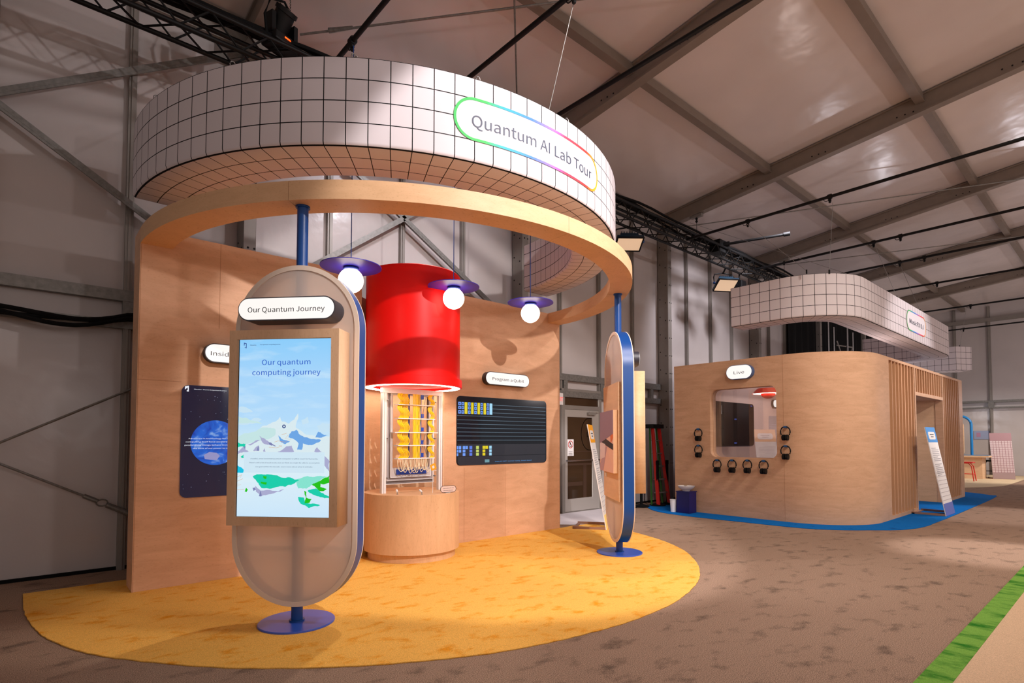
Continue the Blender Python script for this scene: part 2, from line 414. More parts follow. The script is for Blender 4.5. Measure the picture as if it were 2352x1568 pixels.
# wall studs and girts
STUD = [-1.53, -0.36, 0.81, 3.16, 4.33, 5.50, 7.88, 9.08, 10.25, 12.52, 13.70, 14.85, 17.2, 18.37, 27.6]
for x in STUD:
    z0 = 2.45 if 7.5 < x < 9.5 else 0
    def sf(b, x=x, z0=z0):
        box2(b, (x, WY-.07, z0), (x+.075, WY, 6.75)); box2(b, (x+.025, WY-.085, z0), (x+.05, WY-.06, 6.75))
    part('stud', M_ALU, wb, sf, 0)
for (x0, x1, z0, z1) in ((-8, 1.97, 3.0, 3.125), (-8, 1.97, 2.69, 2.78), (6.83, 11.33, 2.62, 2.75), (6.83, 11.33, 2.29, 2.41)):
    part('girt', M_STEEL, wb, lambda b, x0=x0, x1=x1, z0=z0, z1=z1: (box2(b, (x0, WY-.10, z0), (x1, WY-.02, z1))), 0)
for x in (0.80, 7.98, 9.10, 10.9):
    lo, hi = (2.78, 3.0) if x < 2 else (2.41, 2.62)
    part('girt_bracket', M_STEEL, wb, lambda b, x=x, lo=lo, hi=hi: box2(b, (x, WY-.095, lo), (x+.11, WY-.03, hi)), 0)
for p, q in (((-2.3, 3.60), (1.95, 6.35)), ((-2.3, 6.08), (1.95, 3.39)), ((2.16, 3.28), (6.68, 6.60)), ((2.16, 6.16), (6.68, 3.44))):
    def bf(b, p=p, q=q):
        beam(b, (p[0], 7.46, p[1]), (q[0], 7.46, q[1]), 0.05, 0.085, (0, 1, 0))
        beam(b, (p[0], 7.43, p[1]-.03), (q[0], 7.43, q[1]-.03), 0.055, 0.02, (0, 1, 0))
    part('diagonal_brace', M_STEEL, wb, bf, 0)
part('eave_beam', M_ALU, wb, lambda b: box2(b, (-8, WY-.16, 6.45), (XE, WY-.01, 6.62)), 0)
part('base_rail', M_BLKM, wb, lambda b: box2(b, (-8, WY-.03, 0), (XE, WY, 0.035)), 0)
for y in (6.5, 5.22, 4.08, 2.0, 0.5, -1):
    part('stud', M_ALU, wr, lambda b, y=y: (box2(b, (XE-.10, y, 0), (XE, y+.10, 7.0)), box2(b, (XE-.13, y+.03, 0), (XE-.1, y+.07, 7.0))), 0)
for z0, z1 in ((2.98, 3.07), (2.74, 2.80)):
    part('girt', M_STEEL, wr, lambda b, z0=z0, z1=z1: box2(b, (XE-.18, -15, z0), (XE, WY, z1)), 0)
for y in (5.18, 4.02, 1.95):
    part('girt_bracket', M_STEEL, wr, lambda b, y=y: box2(b, (XE-.2, y, 2.76), (XE-.1, y+.18, 3.02)), 0)
part('eave_beam', M_ALU, wr, lambda b: box2(b, (XE-.2, -15, 6.35), (XE, WY, 6.5)), 0)
# bracing cables of the roof and wall
def cable(name, pts, r, m, label, cat, group=None, n=6):
    b = BM(); ptube(b, pts, r, n); return tag(build(name, b, m), label, cat, group)
t = thing('bracing_cable', 'steel bracing cable with turnbuckle rising across left tent wall to the right', 'cable')
part('rod', M_STEEL, t, lambda b: tube(b, (-1.6, 7.5, .62), (0.93, 7.5, 2.03), .012, 8))
t = thing('bracing_cable', 'steel bracing cable with turnbuckle falling to the booth corner at lower left', 'cable')
part('rod', M_STEEL, t, lambda b: tube(b, (-1.6, 7.5, 1.98), (0.5, 7.5, .845), .012, 8))
part('turnbuckle', M_STEEL, t, lambda b: (tube(b, (.50, 7.5, .845), (.62, 7.5, .78), .024, 10), ptube(b, [(.66+.05*math.cos(k*PI/6), 7.5, .76+.035*math.sin(k*PI/6)) for k in range(12)], .009, 6, True),
     tube(b, (.70, 7.5, .735), (.9, 7.5, .625), .03, 10)))
t = thing('roof_cable', 'steel roof cable with turnbuckle crossing the first tent bay', 'cable')
part('rod', M_STEEL, t, lambda b: tube(b, (2.52, 6.96, 6.60), (6.6, 2.8, 7.02), .014, 8))
part('turnbuckle', M_STEEL, t, lambda b: tube(b, (2.78, 6.69, 6.63), (3.0, 6.47, 6.655), .032, 10, .02))
cable('roof_cable', [(3.6, 4.1, 6.84), (5.36, 6.0, 6.68), (6.6, 7.35, 6.6)], .012, M_STEEL, 'thin roof cable dropping steeply behind the round grid canopy', 'cable')
cable('roof_cable', [(16.1, 1.5, 7.08), (11.6, 7.2, 6.5)], .012, M_STEEL, 'thin roof cable stretched above the far rounded grid canopy', 'cable')
cable('roof_cable', [(20.6, 1.4, 7.0), (16.2, 7.2, 6.5)], .012, M_STEEL, 'thin roof cable crossing behind the far black pipes', 'cable')
for k, (dz, ph) in enumerate(((0, 0), (.03, 1.2), (-.03, 2.2))):
    pts = [(-2.5+3.45*i/30, 7.42-.02*k, 2.80-.0+dz-.115*math.sin(PI*min(1, max(0, (i-17)/12)))+.025*math.sin(i*.6+ph)) for i in range(31)]
    cable('power_cable', pts, .024, M_BLKM, ('black cable drooping along the left wall rail, uppermost', 'black cable drooping along the left wall rail, middle of three', 'black cable drooping along the left wall rail, lowest')[k], 'cable', 'cables on the left wall rail')

# exit door
dr = empty('door_1', (7.95, 7.56, 0)); tag(dr, 'aluminium framed glass exit door in the tent wall', 'door', kind='structure')
RC = lambda x0, z0, x1, z1: [(x0, z0), (x1, z0), (x1, z1), (x0, z1)]
def dframe(b): shape(b, RC(-.02, 0, 1.18, 2.46), .09, [RC(.06, .02, 1.10, 2.05), RC(.06, 2.13, 1.10, 2.38)], Matrix.Translation((0, .015, 0)) @ XZ)
part('door_frame', M_ALU, dr, dframe, 0)
def dleaf(b): shape(b, RC(.065, .025, 1.095, 2.045), .04, [RC(.14, .27, .90, 1.90)], Matrix.Translation((0, .0, 0)) @ XZ)
part('door_leaf', mat('door aluminium', (176, 170, 164), 0.45, 0.3), dr, dleaf, 0)
M_DGL = mat('dark glass', (58, 42, 28), 0.06, spec=0.5)
part('door_glass', M_DGL, dr, lambda b: box2(b, (.13, 0, .26), (.91, .01, 1.91)), 0)
part('transom_glass', M_DGL, dr, lambda b: box2(b, (.05, 0, 2.12), (1.11, .01, 2.39)), 0)
def closer(b):
    box2(b, (.72, -.07, 1.95), (.95, -.02, 2.0)); beam(b, (.75, -.06, 2.01), (1.05, -.09, 2.03), .02, .012)
part('door_closer', M_ALU, dr, closer, 0)
part('push_bar', M_CHROME, dr, lambda b: (tube(b, (.08, -.07, 1.03), (1.06, -.07, 1.03), .014, 10), box2(b, (.08, -.07, 1.015), (.10, 0, 1.045)), box2(b, (1.04, -.07, 1.015), (1.06, 0, 1.045))))
nt_ = part('door_notice', M_WHITE, dr, lambda b: box2(b, (.14, -.012, 1.12), (.33, -.004, 1.45)), 0, 'small white notice with a red crossed circle')
part('prohibition_circle', mat('notice red', (190, 40, 40), .5), nt_, lambda b: (shape(b, circle(.075, 32), .002, [circle(.062, 32)], at(.235, 1.35, -.014)), beam(b, (.19, -.014, 1.40), (.28, -.014, 1.30), .002, .012, (0, 1, 0))), 0)
part('wheelchair_symbol', M_BLK, nt_, lambda b: (shape(b, circle(.03, 20), .002, [circle(.021, 20)], at(.235, 1.33, -.014)), shape(b, [(-.02, .0), (-.006, .0), (.012, -.045), (.03, -.05), (.03, -.038), (.02, -.036), (.0, .012), (-.02, .05), (-.03, .045)], .002, (), at(.24, 1.36, -.014))), 0)
part('text_lines', M_LETTER, nt_, lambda b: [box2(b, (.18, -.014, 1.20-.03*k), (.29, -.012, 1.208-.03*k)) for k in range(3)], 0)
def wmark(b):
    pts = [(.06, .33), (-.02, .33)]+[(-.02+.33*math.cos(PI/2+PI*k/20)*.75, .33*math.sin(PI/2+PI*k/20)) for k in range(21)]+[(.06, -.33)]
    inn = [(p[0]*.97+.003, p[1]*.97) for p in pts]
    shape(b, pts+inn[::-1], .002, (), at(.83, 1.56, -.003)); text(b, 'Di', .27, at(.80, 1.56, -.003))
part('window_mark', mat('faint mark', (2, 2, 2), .9, spec=.05), dr, wmark, 0, 'dark outlined lettering on the glass')
part('inner_bench', mat('dim brown', (62, 38, 20), .7), dr, lambda b: (box2(b, (.14, -.004, .93), (.9, -.001, .97)), box2(b, (.14, -.004, 1.2), (.9, -.001, 1.212)), box2(b, (.62, -.004, .27), (.72, -.001, .93)), box2(b, (.14, -.004, .52), (.6, -.001, .6)), box2(b, (.05, -.004, 2.33), (.85, -.001, 2.385))), 0, 'brown furniture seen through the dark glass')
t = thing('exit_sign', 'white exit sign with red letters above the glass door', 'sign', (7.43, 7.17, 2.10), R(22))
part('housing', M_WHITE, t, lambda b: (box2(b, (-.20, -.03, 0), (.20, .03, .22)), box2(b, (-.06, -.01, .2), (.06, .2, .28))), 0)
part('lettering', mat('exit red', (235, 30, 25), .5, emit=1.2, ecol=(235, 30, 25)), t, lambda b: text(b, 'EXIT', .20, at(0, .11, -.032), width=.36), 0)

# ------------------------------------------------------------------ floor coverings
def slab(name, pts, th, m, label, cat='carpet', z=0.0):
    b = BM(); shape(b, pts, th, (), Matrix.Translation((0, 0, z+th/2))); return tag(build(name, b, m, None, 0), label, cat)
def smooth_pts(P_, n=6, fuzz=0.0):
    out = []
    for i in range(len(P_)-1):
        p0, p1, p2, p3 = P_[max(i-1, 0)], P_[i], P_[i+1], P_[min(i+2, len(P_)-1)]
        for k in range(n):
            t_ = k/n
            out.append(tuple(.5*((2*p1[j])+(-p0[j]+p2[j])*t_+(2*p0[j]-5*p1[j]+4*p2[j]-p3[j])*t_*t_+(-p0[j]+3*p1[j]-3*p2[j]+p3[j])*t_**3)+random.uniform(-fuzz, fuzz) for j in range(2)))
    return out+[P_[-1]]
YC = [(0.04, 6.36), (0.054, 6.067), (0.099, 5.652), (0.168, 5.3), (0.337, 4.813), (0.618, 4.353), (1.05, 3.833), (1.584, 3.393), (1.97, 3.164), (2.4, 2.96), (2.836, 2.84), (3.293, 2.77), (3.70, 2.74), (4.29, 2.781), (4.811, 2.904), (5.231, 3.058), (5.58, 3.24), (5.999, 3.535), (6.436, 3.934), (6.773, 4.381), (7.001, 4.829), (7.168, 5.272), (7.33, 5.8), (7.36, 6.3)]
M_YC = carpet('yellow carpet', (242, 184, 90), (230, 150, 34), scale=4.6, lo=0.30, hi=0.47, stretch=(1, 1.6, 1), grain=0.2)
slab('carpet', [(0.035, 6.95)]+smooth_pts(YC, 8, .004)+[(6.95, 6.35), (6.62, 6.32), (6.60, 6.95)], .010, M_YC, 'golden yellow half-round carpet under the round booth')
BC = [(10.2, 7.2), (9.72, 6.7), (9.50, 6.2), (9.45, 5.54), (9.50, 4.74), (9.58, 3.75), (9.85, 3.25), (10.21, 2.92), (10.6, 2.61), (11.2, 2.45), (12.0, 2.43), (13.7, 2.43), (18.4, 2.5), (18.95, 2.7), (19.5, 3.3), (19.6, 4.2), (19.6, 7.0)]
slab('carpet', smooth_pts(BC, 5, .003), .010, carpet('blue carpet', (8, 108, 190), (4, 84, 160), scale=4, grain=0.2), 'bright blue carpet around the slatted pavilion')
slab('carpet', [(-8, .79), (29.8, .79), (29.8, .945), (-8, .945)], .006, carpet('green carpet', (118, 166, 70), (42, 116, 30), scale=2.6, lo=.36, hi=.52, stretch=(2.2, 1, 1), grain=.2), 'green carpet stripe running along the aisle edge', z=.002)
slab('carpet', [(-8, -15), (29.8, -15), (29.8, .80), (-8, .80)], .004, carpet('beige carpet', (214, 182, 150), (186, 152, 122), scale=1.2, grain=.2), 'beige carpet on the near side of the green stripe')
slab('carpet', smooth_pts([(20.3, 6.8), (20.6, 5.0), (21.0, 3.9), (21.67, 3.45), (22.6, 3.05), (23.6, 2.9), (27.3, 2.9), (29.8, 3.0)], 4)+[(29.8, 7.2)], .008, carpet('cream carpet', (216, 194, 160), (196, 170, 138), scale=2, grain=.15), 'cream carpet under the far table and stools')
slab('lit_floor_patch', [(6.75, 7.52), (6.75, 6.78), (7.36, 6.05), (9.4, 6.9), (9.4, 7.52)], .006, mat('painted floor light', (206, 198, 202), .5, noise=.04, nscale=3), 'pale slab giving the bright light on the floor at the exit door', 'floor patch')  # pool of light at the door, put into a pale floor colour

# ------------------------------------------------------------------ round booth: wall, niche, ring
CXB = 3.70; BY = 6.323; BT = 3.49
bw = thing('booth_wall', 'plywood feature wall carrying two displays and the red drum', 'wall panel')
def bwl(b): box2(b, (.80, BY, .0105), (3.075, 6.68, BT))
def bwr(b): box2(b, (4.315, BY, .0105), (6.60, 6.68, BT))
part('wall_panel', M_PLY, bw, bwl, 0)
part('wall_panel', M_PLY, bw, bwr, 0)
def niche(b):
    pr = [(math.cos(a)*.606, math.sin(a)*.50) for a in [PI*k/32 for k in range(33)]]
    path = [(3.695+x, BY+.02+y, 0, 0, 0) for x, y in pr]
    cols = []
    for x, y in pr:
                cols.append([b.verts.new((3.695+x*s, BY-.004+y*s, z)) for s, z in ((1, 0.0105), (1, 3.3), (1.03, 3.3), (1.03, 0.0105))])
    for i in range(32):
        for k in range(4): b.faces.new((cols[i][k], cols[i][(k+1) % 4], cols[i+1][(k+1) % 4], cols[i+1][k]))
    b.faces.new(cols[0]); b.faces.new(cols[-1])
part('niche_lining', M_PLYL, bw, niche)
for x0, x1 in ((2.02, 2.023), (4.62, 4.623), (5.50, 5.503)):
    pass
def seams(b):
    for x in (1.50, 2.30): box2(b, (x, BY-.0012, 2.6), (x+.004, BY+.001, BT-.005))
    for x in (4.66, 5.42): box2(b, (x, BY-.0012, 0), (x+.004, BY+.001, 1.05))
    box2(b, (.80, BY-.0012, 2.02), (1.17, BY+.001, 2.024))
    for x in (.806, 6.59): box2(b, (x, BY-.0012, 0), (x+.004, BY+.001, 3.33))
part('panel_seams', mat('seam', (176, 128, 92), .8), bw, seams, 0)
ring = thing('overhead_ring', 'plywood half-ring beam joined to the feature wall on blue poles', 'beam')
def arc(b, r0, r1, z0, z1, a0, a1, c=(CXB, BY), n=60):
    cols = []
    for i in range(n+1):
        a = a0+(a1-a0)*i/n
        cols.append([b.verts.new((c[0]+r*math.cos(a), c[1]+r*math.sin(a), z)) for r, z in ((r0, z0), (r1, z0), (r1, z1), (r0, z1))])
    for i in range(n):
        for k in range(4): b.faces.new((cols[i][k], cols[i][(k+1) % 4], cols[i+1][(k+1) % 4], cols[i+1][k]))
    b.faces.new(cols[0]); b.faces.new(cols[-1])
for a0, a1 in ((180.03, 221.3), (221.36, 270.0), (270.06, 318.0), (318.06, 359.97)):
    part('ring_segment', M_RING, ring, lambda b, a0=a0, a1=a1: arc(b, 2.632, 2.90, 3.335, BT, R(a0), R(a1), n=30))

# printed grid canopies
def canopy_profile(h, wd, z0, r=.03):
    # outer top -> outer bottom -> inner bottom -> inner top (closed)
    return [(0, z0+h, 0), (0, z0+r, h-r), (-r*.3, z0+r*.3, h-r*.4), (-r, z0, h), (-wd+r, z0, h+wd-2*r), (-wd+r*.3, z0+r*.3, h+wd-1.4*r), (-wd, z0+r, h+wd-r), (-wd, z0+h, h*2+wd-2*r)]
CZ0, CH = 3.87, 0.743
CYC = 6.62; CR = 2.94
gc = thing('grid_canopy', 'half-round white canopy printed with a black grid over the booth', 'canopy')
def gcb(b):
    N = 102
    path = [(CXB+CR*math.cos(PI+PI*i/N), CYC+CR*math.sin(PI+PI*i/N), math.cos(PI+PI*i/N), math.sin(PI+PI*i/N), i*.1845/2) for i in range(N+1)]
    sweep(b, path, canopy_profile(CH, .565, CZ0))
part('fabric_shell', M_GRID, gc, gcb, 50)
def on_cyl(b, a_mid, zc, r, flip=1):
    for v in b.verts:
        a = a_mid + v.co.x/CR; rr = r + v.co.z
        v.co = (CXB+rr*math.cos(a), CYC+rr*math.sin(a), zc+v.co.y)
def pill_border(b, w_, h_, th, wd=.024, n=60):
    o = []; 
    r = h_/2
    def pts(ww, hh):
        r_ = hh/2; L_ = ww/2-r_; P_ = []
        for k in range(n+1): P_.append((L_-2*L_*k/n, r_))
        for k in range(1, 20): a = PI/2+PI*k/20; P_.append((-L_+r_*math.cos(a), r_*math.sin(a)))
        for k in range(n+1): P_.append((-L_+2*L_*k/n, -r_))
        for k in range(1, 20): a = -PI/2+PI*k/20; P_.append((L_+r_*math.cos(a), r_*math.sin(a)))
        return P_
    A, Bq = pts(w_, h_), pts(w_-2*wd, h_-2*wd)
    VA = [b.verts.new((x, y, th)) for x, y in A]; VB = [b.verts.new((x, y, th)) for x, y in Bq]
    for i in range(len(A)):
        j = (i+1) % len(A); b.faces.new((VA[i], VA[j], VB[j], VB[i]))
def pill_face(b, w_, h_, th, n=60):
    r_ = h_/2; top, bot = [], []
    xs = [-w_/2+w_*k/(n*2) for k in range(n*2+1)]
    for x in xs:
        d = max(0, abs(x)-(w_/2-r_)); y = math.sqrt(max(0, r_*r_-d*d))
        top.append(b.verts.new((x, y, th))); bot.append(b.verts.new((x, -y, th)))
    for i in range(len(xs)-1):
        try: b.faces.new((bot[i], bot[i+1], top[i+1], top[i]))
        except ValueError: pass
def rainbow(name, w_):
    m = bpy.data.materials.new(name); m.use_nodes = True; nt = m.node_tree; b = nt.nodes['Principled BSDF']; L = nt.links.new
    uv = nt.nodes.new('ShaderNodeUVMap'); uv.uv_map = 'UVMap'; sx = nt.nodes.new('ShaderNodeSeparateXYZ'); L(uv.outputs[0], sx.inputs[0])
    r = nt.nodes.new('ShaderNodeValToRGB'); cr = r.color_ramp
    stops = [(0.0, (52, 178, 82)), (.16, (52, 178, 82)), (.27, (30, 160, 190)), (.42, (60, 120, 225)), (.55, (150, 110, 215)), (.66, (232, 60, 90)), (.86, (236, 56, 48)), (.96, (250, 170, 30))]
    cr.elements[0].position = 0; cr.elements[0].color = srgb(*stops[0][1]); cr.elements[1].position = stops[-1][0]; cr.elements[1].color = srgb(*stops[-1][1])
    for p, c in stops[1:-1]:
        e = cr.elements.new(p); e.color = srgb(*c)
    L(sx.outputs[0], r.inputs[0]); L(r.outputs[0], b.inputs['Base Color']); b.inputs['Roughness'].default_value = .6
    return m
def uv_from_x(b, w_):
    uvl = b.loops.layers.uv.get('UVMap') or b.loops.layers.uv.new('UVMap')
    for f in b.faces:
        for lp in f.loops: lp[uvl].uv = (lp.vert.co.x/w_+.5, .5)
M_RB = rainbow('rainbow outline', 1)
SM = R(-91.3); SZ = 4.245; SW = 1.885; SH = .385
b = BM(); pill_face(b, SW, SH, .004); on_cyl(b, SM, SZ, CR)
sp = build('sign_panel', b, mat('canopy sign white', (222, 216, 222), .7), gc)
b = BM(); pill_border(b, SW, SH, .007); uv_from_x(b, SW); on_cyl(b, SM, SZ, CR); build('rainbow_outline', b, M_RB, sp, 0)
b = BM(); text(b, 'Quantum AI Lab Tour', .265, width=1.56)
bmesh.ops.subdivide_edges(b, edges=[e for e in b.edges if e.calc_length() > .08], cuts=2)
for v in b.verts: v.co.z += .007
on_cyl(b, SM, SZ-.005, CR); build('lettering', b, mat('slate lettering', (72, 78, 96), .6), sp, 0)
for k in range(9):
    a = R(192+21*k); x, y = CXB+(CR-.03)*math.cos(a), CYC+(CR-.03)*math.sin(a)
    part('hanging_hook', M_WIRE, gc, lambda b, x=x, y=y: ptube(b, [(x+.022*math.cos(j*PI/5), y, CZ0+CH+.022+.028*math.sin(j*PI/5)) for j in range(10)], .005, 6, True))
def wire(p, q, label, m=M_WIRE, r=.0035):
    b = BM(); tube(b, p, q, r, 6); tag(build('suspension_wire', b, m), label, 'wire')
wire((3.74, 3.72, 4.62), (3.72, 3.35, 5.54), 'steel wire from the front black pipe down to the round canopy')
wire((2.0, 4.22, 4.62), (2.0, 6.2, 5.5), 'thin wire from the truss down to the left side of the round canopy')

# far pavilion canopy and third canopy
def lpath(pts_arc, cell=.1845):
    """pts_arc: list of segments ('l',p,q,normal) or ('a',centre,r,a0,a1)"""
    out = []; u = 0
    for s in pts_arc:
        if s[0] == 'l':
            (x0, y0), (x1, y1), (nx, ny) = s[1:]; L_ = math.hypot(x1-x0, y1-y0); n = max(1, int(L_/.3))
            for i in range(n+1): out.append((x0+(x1-x0)*i/n, y0+(y1-y0)*i/n, nx, ny, u+L_*i/n))
            u += L_
        else:
            (cx, cy), r, a0, a1 = s[1:]; L_ = r*abs(a1-a0); n = 20
            for i in range(n+1):
                a = a0+(a1-a0)*i/n; out.append((cx+r*math.cos(a), cy+r*math.sin(a), math.cos(a), math.sin(a), u+L_*i/n))
            u += L_
    res = [out[0]]
    for p in out[1:]:
        if math.hypot(p[0]-res[-1][0], p[1]-res[-1][1]) > 1e-4: res.append(p)
    return res
g2 = thing('grid_canopy', 'rounded white grid canopy hanging over the slatted pavilion', 'canopy')
def g2b(b):
    path = lpath([('l', (10.12, 5.16), (10.12, 4.32), (-1, 0)), ('a', (11.22, 4.32), 1.10, PI, 1.5*PI), ('l', (11.22, 3.22), (17.6, 3.22), (0, -1)), ('a', (17.6, 4.32), 1.1, 1.5*PI, 2*PI), ('l', (18.7, 4.32), (18.7, 5.3), (1, 0))])
    sweep(b, path, canopy_profile(CH, .52, 3.60))
part('fabric_shell', M_GRID, g2, g2b, 50)
b = BM(); shape(b, stadium(1.55, .44, 14), .004, (), at(14.62, 3.985, 3.214)); s2 = build('sign_panel', b, MATS['canopy sign white'], g2, 0)
b = BM(); pill_border(b, 1.55, .44, .003, .022); uv_from_x(b, 1.55)
for v in b.verts: v.co = (14.62+v.co.x, 3.212-v.co.z, 3.985+v.co.y)
build('rainbow_outline', b, M_RB, s2, 0)
part('lettering', MATS['slate lettering'], s2, lambda b: text(b, 'MusicFX DJ', .25, at(14.62, 3.985, 3.209), width=1.12), 0)
for x, y in ((10.15, 3.76), (10.45, 3.50), (13.41, 3.24), (15.2, 3.24), (11.6, 3.25)):
    part('hanging_hook', M_BLK, g2, lambda b, x=x, y=y: tube(b, (x, y+.03, 4.33), (x, y+.03, 4.40), .014, 8))
g3 = thing('grid_canopy', 'farthest white grid canopy above the far table area', 'canopy')
def g3c(b):
    uvl = b.loops.layers.uv.new('UVMap')
    fp = [(21.7, 6.3), (21.7, 3.78), (22.2, 3.48), (22.5, 3.9), (22.2, 4.3), (22.2, 6.3)]
    lo = [b.verts.new((x, y, 3.61)) for x, y in fp]; hi = [b.verts.new((x, y, 3.61+CH)) for x, y in fp]; u = .06
    for i in range(6):
        j = (i+1) % 6; L_ = math.hypot(fp[j][0]-fp[i][0], fp[j][1]-fp[i][1])
        f = b.faces.new((lo[i], lo[j], hi[j], hi[i]))
        for lp, q in zip(f.loops, ((u, CH), (u+L_, CH), (u+L_, 0), (u, 0))): lp[uvl].uv = q
        u += L_
    for vv in (lo, hi):
        f = b.faces.new(vv)
        for lp in f.loops: lp[uvl].uv = (lp.vert.co.x, lp.vert.co.y)
part('fabric_shell', M_GRID, g3, g3c, 20)
part('hanging_hook', M_BLK, g3, lambda b: tube(b, (22.1, 3.75, 4.34), (22.09, 3.745, 4.42), .014, 8))
for p, q, lb in (((10.15, 3.79, 4.38), (10.05, 4.81, 5.5), 'thin wire from a black pipe to the pavilion canopy, left end'), ((10.45, 3.53, 4.38), (10.29, 3.40, 5.5), 'thin wire from a black pipe to the pavilion canopy, second'),
                 ((13.41, 3.27, 4.38), (13.28, 3.6, 5.5), 'thin wire to the pavilion canopy just left of its pill sign'), ((15.2, 3.27, 4.38), (15.18, 3.62, 5.5), 'thin wire to the pavilion canopy right of its pill sign'),
                 ((22.1, 3.75, 4.345), (21.75, 3.5, 5.5), 'thin wire holding the farthest grid canopy'), ((11.6, 3.28, 4.38), (11.45, 6.8, 6.46), 'dark wire hung from a rafter to the pavilion canopy')):
    wire(p, q, lb)

# ------------------------------------------------------------------ standing signs
AZ = (-47.5, 51.0)
POLE = ((1.657, 4.456), (5.742, 4.456))
def sheer():
    m = bpy.data.materials.new('sheer fabric'); m.use_nodes = True; nt = m.node_tree; L = nt.links.new
    df = nt.nodes.new('ShaderNodeBsdfDiffuse'); tl = nt.nodes.new('ShaderNodeBsdfTranslucent'); tr_ = nt.nodes.new('ShaderNodeBsdfTransparent')
    df.inputs[0].default_value = srgb(250, 238, 228); tl.inputs[0].default_value = srgb(252, 240, 230); tr_.inputs[0].default_value = (1, 1, 1, 1)
    a_ = nt.nodes.new('ShaderNodeMixShader'); a_.inputs[0].default_value = .5; c_ = nt.nodes.new('ShaderNodeMixShader'); c_.inputs[0].default_value = .34
    L(df.outputs[0], a_.inputs[1]); L(tl.outputs[0], a_.inputs[2]); L(a_.outputs[0], c_.inputs[1]); L(tr_.outputs[0], c_.inputs[2]); L(c_.outputs[0], nt.nodes['Material Output'].inputs[0])
    return m
M_MESH = sheer()
def standing_sign(k):
    lab = ('blue and taupe standing sign at front left with a large sky-blue display', 'blue edged standing sign seen edge-on near the exit door')[k]
    t = thing('standing_sign', lab, 'standing sign', (*POLE[k], 0), R(AZ[k]), 'standing signs under the booth ring')
    zc, hh, wd = 1.49, 2.68, 1.02
    part('base_plate', mat('blue base sheen tint', (44, 84, 186), .3, spec=.9), t, lambda b: lathe(b, [(0, .010), (.287, .010), (.287, .020), (.282, .024), (0, .024)], 64))  # blue lightened for the canopies mirrored in its gloss
    p = part('pole', M_BLUE, t, lambda b: tube(b, (0, 0, .02), (0, 0, 3.335), .0435, 28))
    part('collar', M_BLUE, p, lambda b: tube(b, (0, 0, .022), (0, 0, .034), .058, 24))
    part('collar', M_BLUE, p, lambda b: tube(b, (0, 0, 3.32), (0, 0, 3.335), .056, 24))
    band_o, band_i = stadium(wd, hh, 36, 0, zc), stadium(wd-.012, hh-.012, 36, 0, zc)
    part('edge_band', M_BLUE, t, lambda b: shape(b, band_o, .132, [band_i], XZ))
    for y in (-.068, .068):
        part('face_border', M_TAUPE, t, lambda b, y=y: shape(b, stadium(wd+.004, hh+.004, 36, 0, zc), .010, [stadium(wd-.07, hh-.07, 36, 0, zc)], Matrix.Translation((0, y, 0)) @ XZ))
        part('fabric_face', M_MESH, t, lambda b, y=y: shape(b, stadium(wd-.06, hh-.06, 36, 0, zc), .003, (), Matrix.Translation((0, y*.94, 0)) @ XZ))
    part('inner_bar', M_TAUPE, t, lambda b: (box2(b, (-.5, -.02, .565), (.5, .02, .60)), box2(b, (-.5, -.02, 2.37), (.5, .02, 2.40)), box2(b, (-.42, -.02, .5), (-.40, .02, 2.4)), box2(b, (.40, -.02, .5), (.42, .02, 2.4))), 0)
    return t
signs = [standing_sign(0), standing_sign(1)]

def light_sign(name, loc, rz, w_, h_, d, txt, tw, label, house=None, group='pill-shaped light box signs', tx=0.0, size=None):
    t = thing(name, label, 'light box sign', loc, rz, None)
    h_m = house or mat('charcoal housing', (52, 50, 58), .45)
    part('housing', h_m, t, lambda b: shape(b, stadium(w_, h_, 20), d, (), Matrix.Translation((0, -d/2, 0)) @ XZ))
    part('lit_face', M_LIT, t, lambda b: shape(b, stadium(w_-.018, h_-.018, 20), .006, (), Matrix.Translation((0, -d-.002, 0)) @ XZ))
    if txt: part('lettering', M_LETTER, t, lambda b: text(b, txt, size or h_*.55, at(tx, -.003, -d-.0062), width=tw), 0)
    return t
def loc_on(k, dy, z, s=0):
    a = R(AZ[k]); return (POLE[k][0]+s*math.cos(a)-dy*math.sin(a)*1.0, POLE[k][1]+s*math.sin(a)+dy*math.cos(a), z)
light_sign('light_sign', loc_on(0, -.075, 2.447), R(AZ[0]), .78, .180, .165, 'Our Quantum Journey', .615, 'glowing white pill sign with charcoal housing above the sky-blue display')
light_sign('light_sign', loc_on(1, -.075, 2.447), R(AZ[1]), .78, .180, .10, None, .6, 'black pill sign housing poking out behind the edge-on standing sign')
light_sign('light_sign', (1.945, BY-.002, 2.33), 0, 1.19, .195, .085, 'Insid', .165, 'white pill sign on the booth wall partly hidden behind the left standing sign', tx=-.455)
light_sign('light_sign', (5.405, BY-.002, 2.34), 0, .86, .190, .085, 'Program a Qubit', .62, 'white pill sign on the booth wall above the dark circuit display')

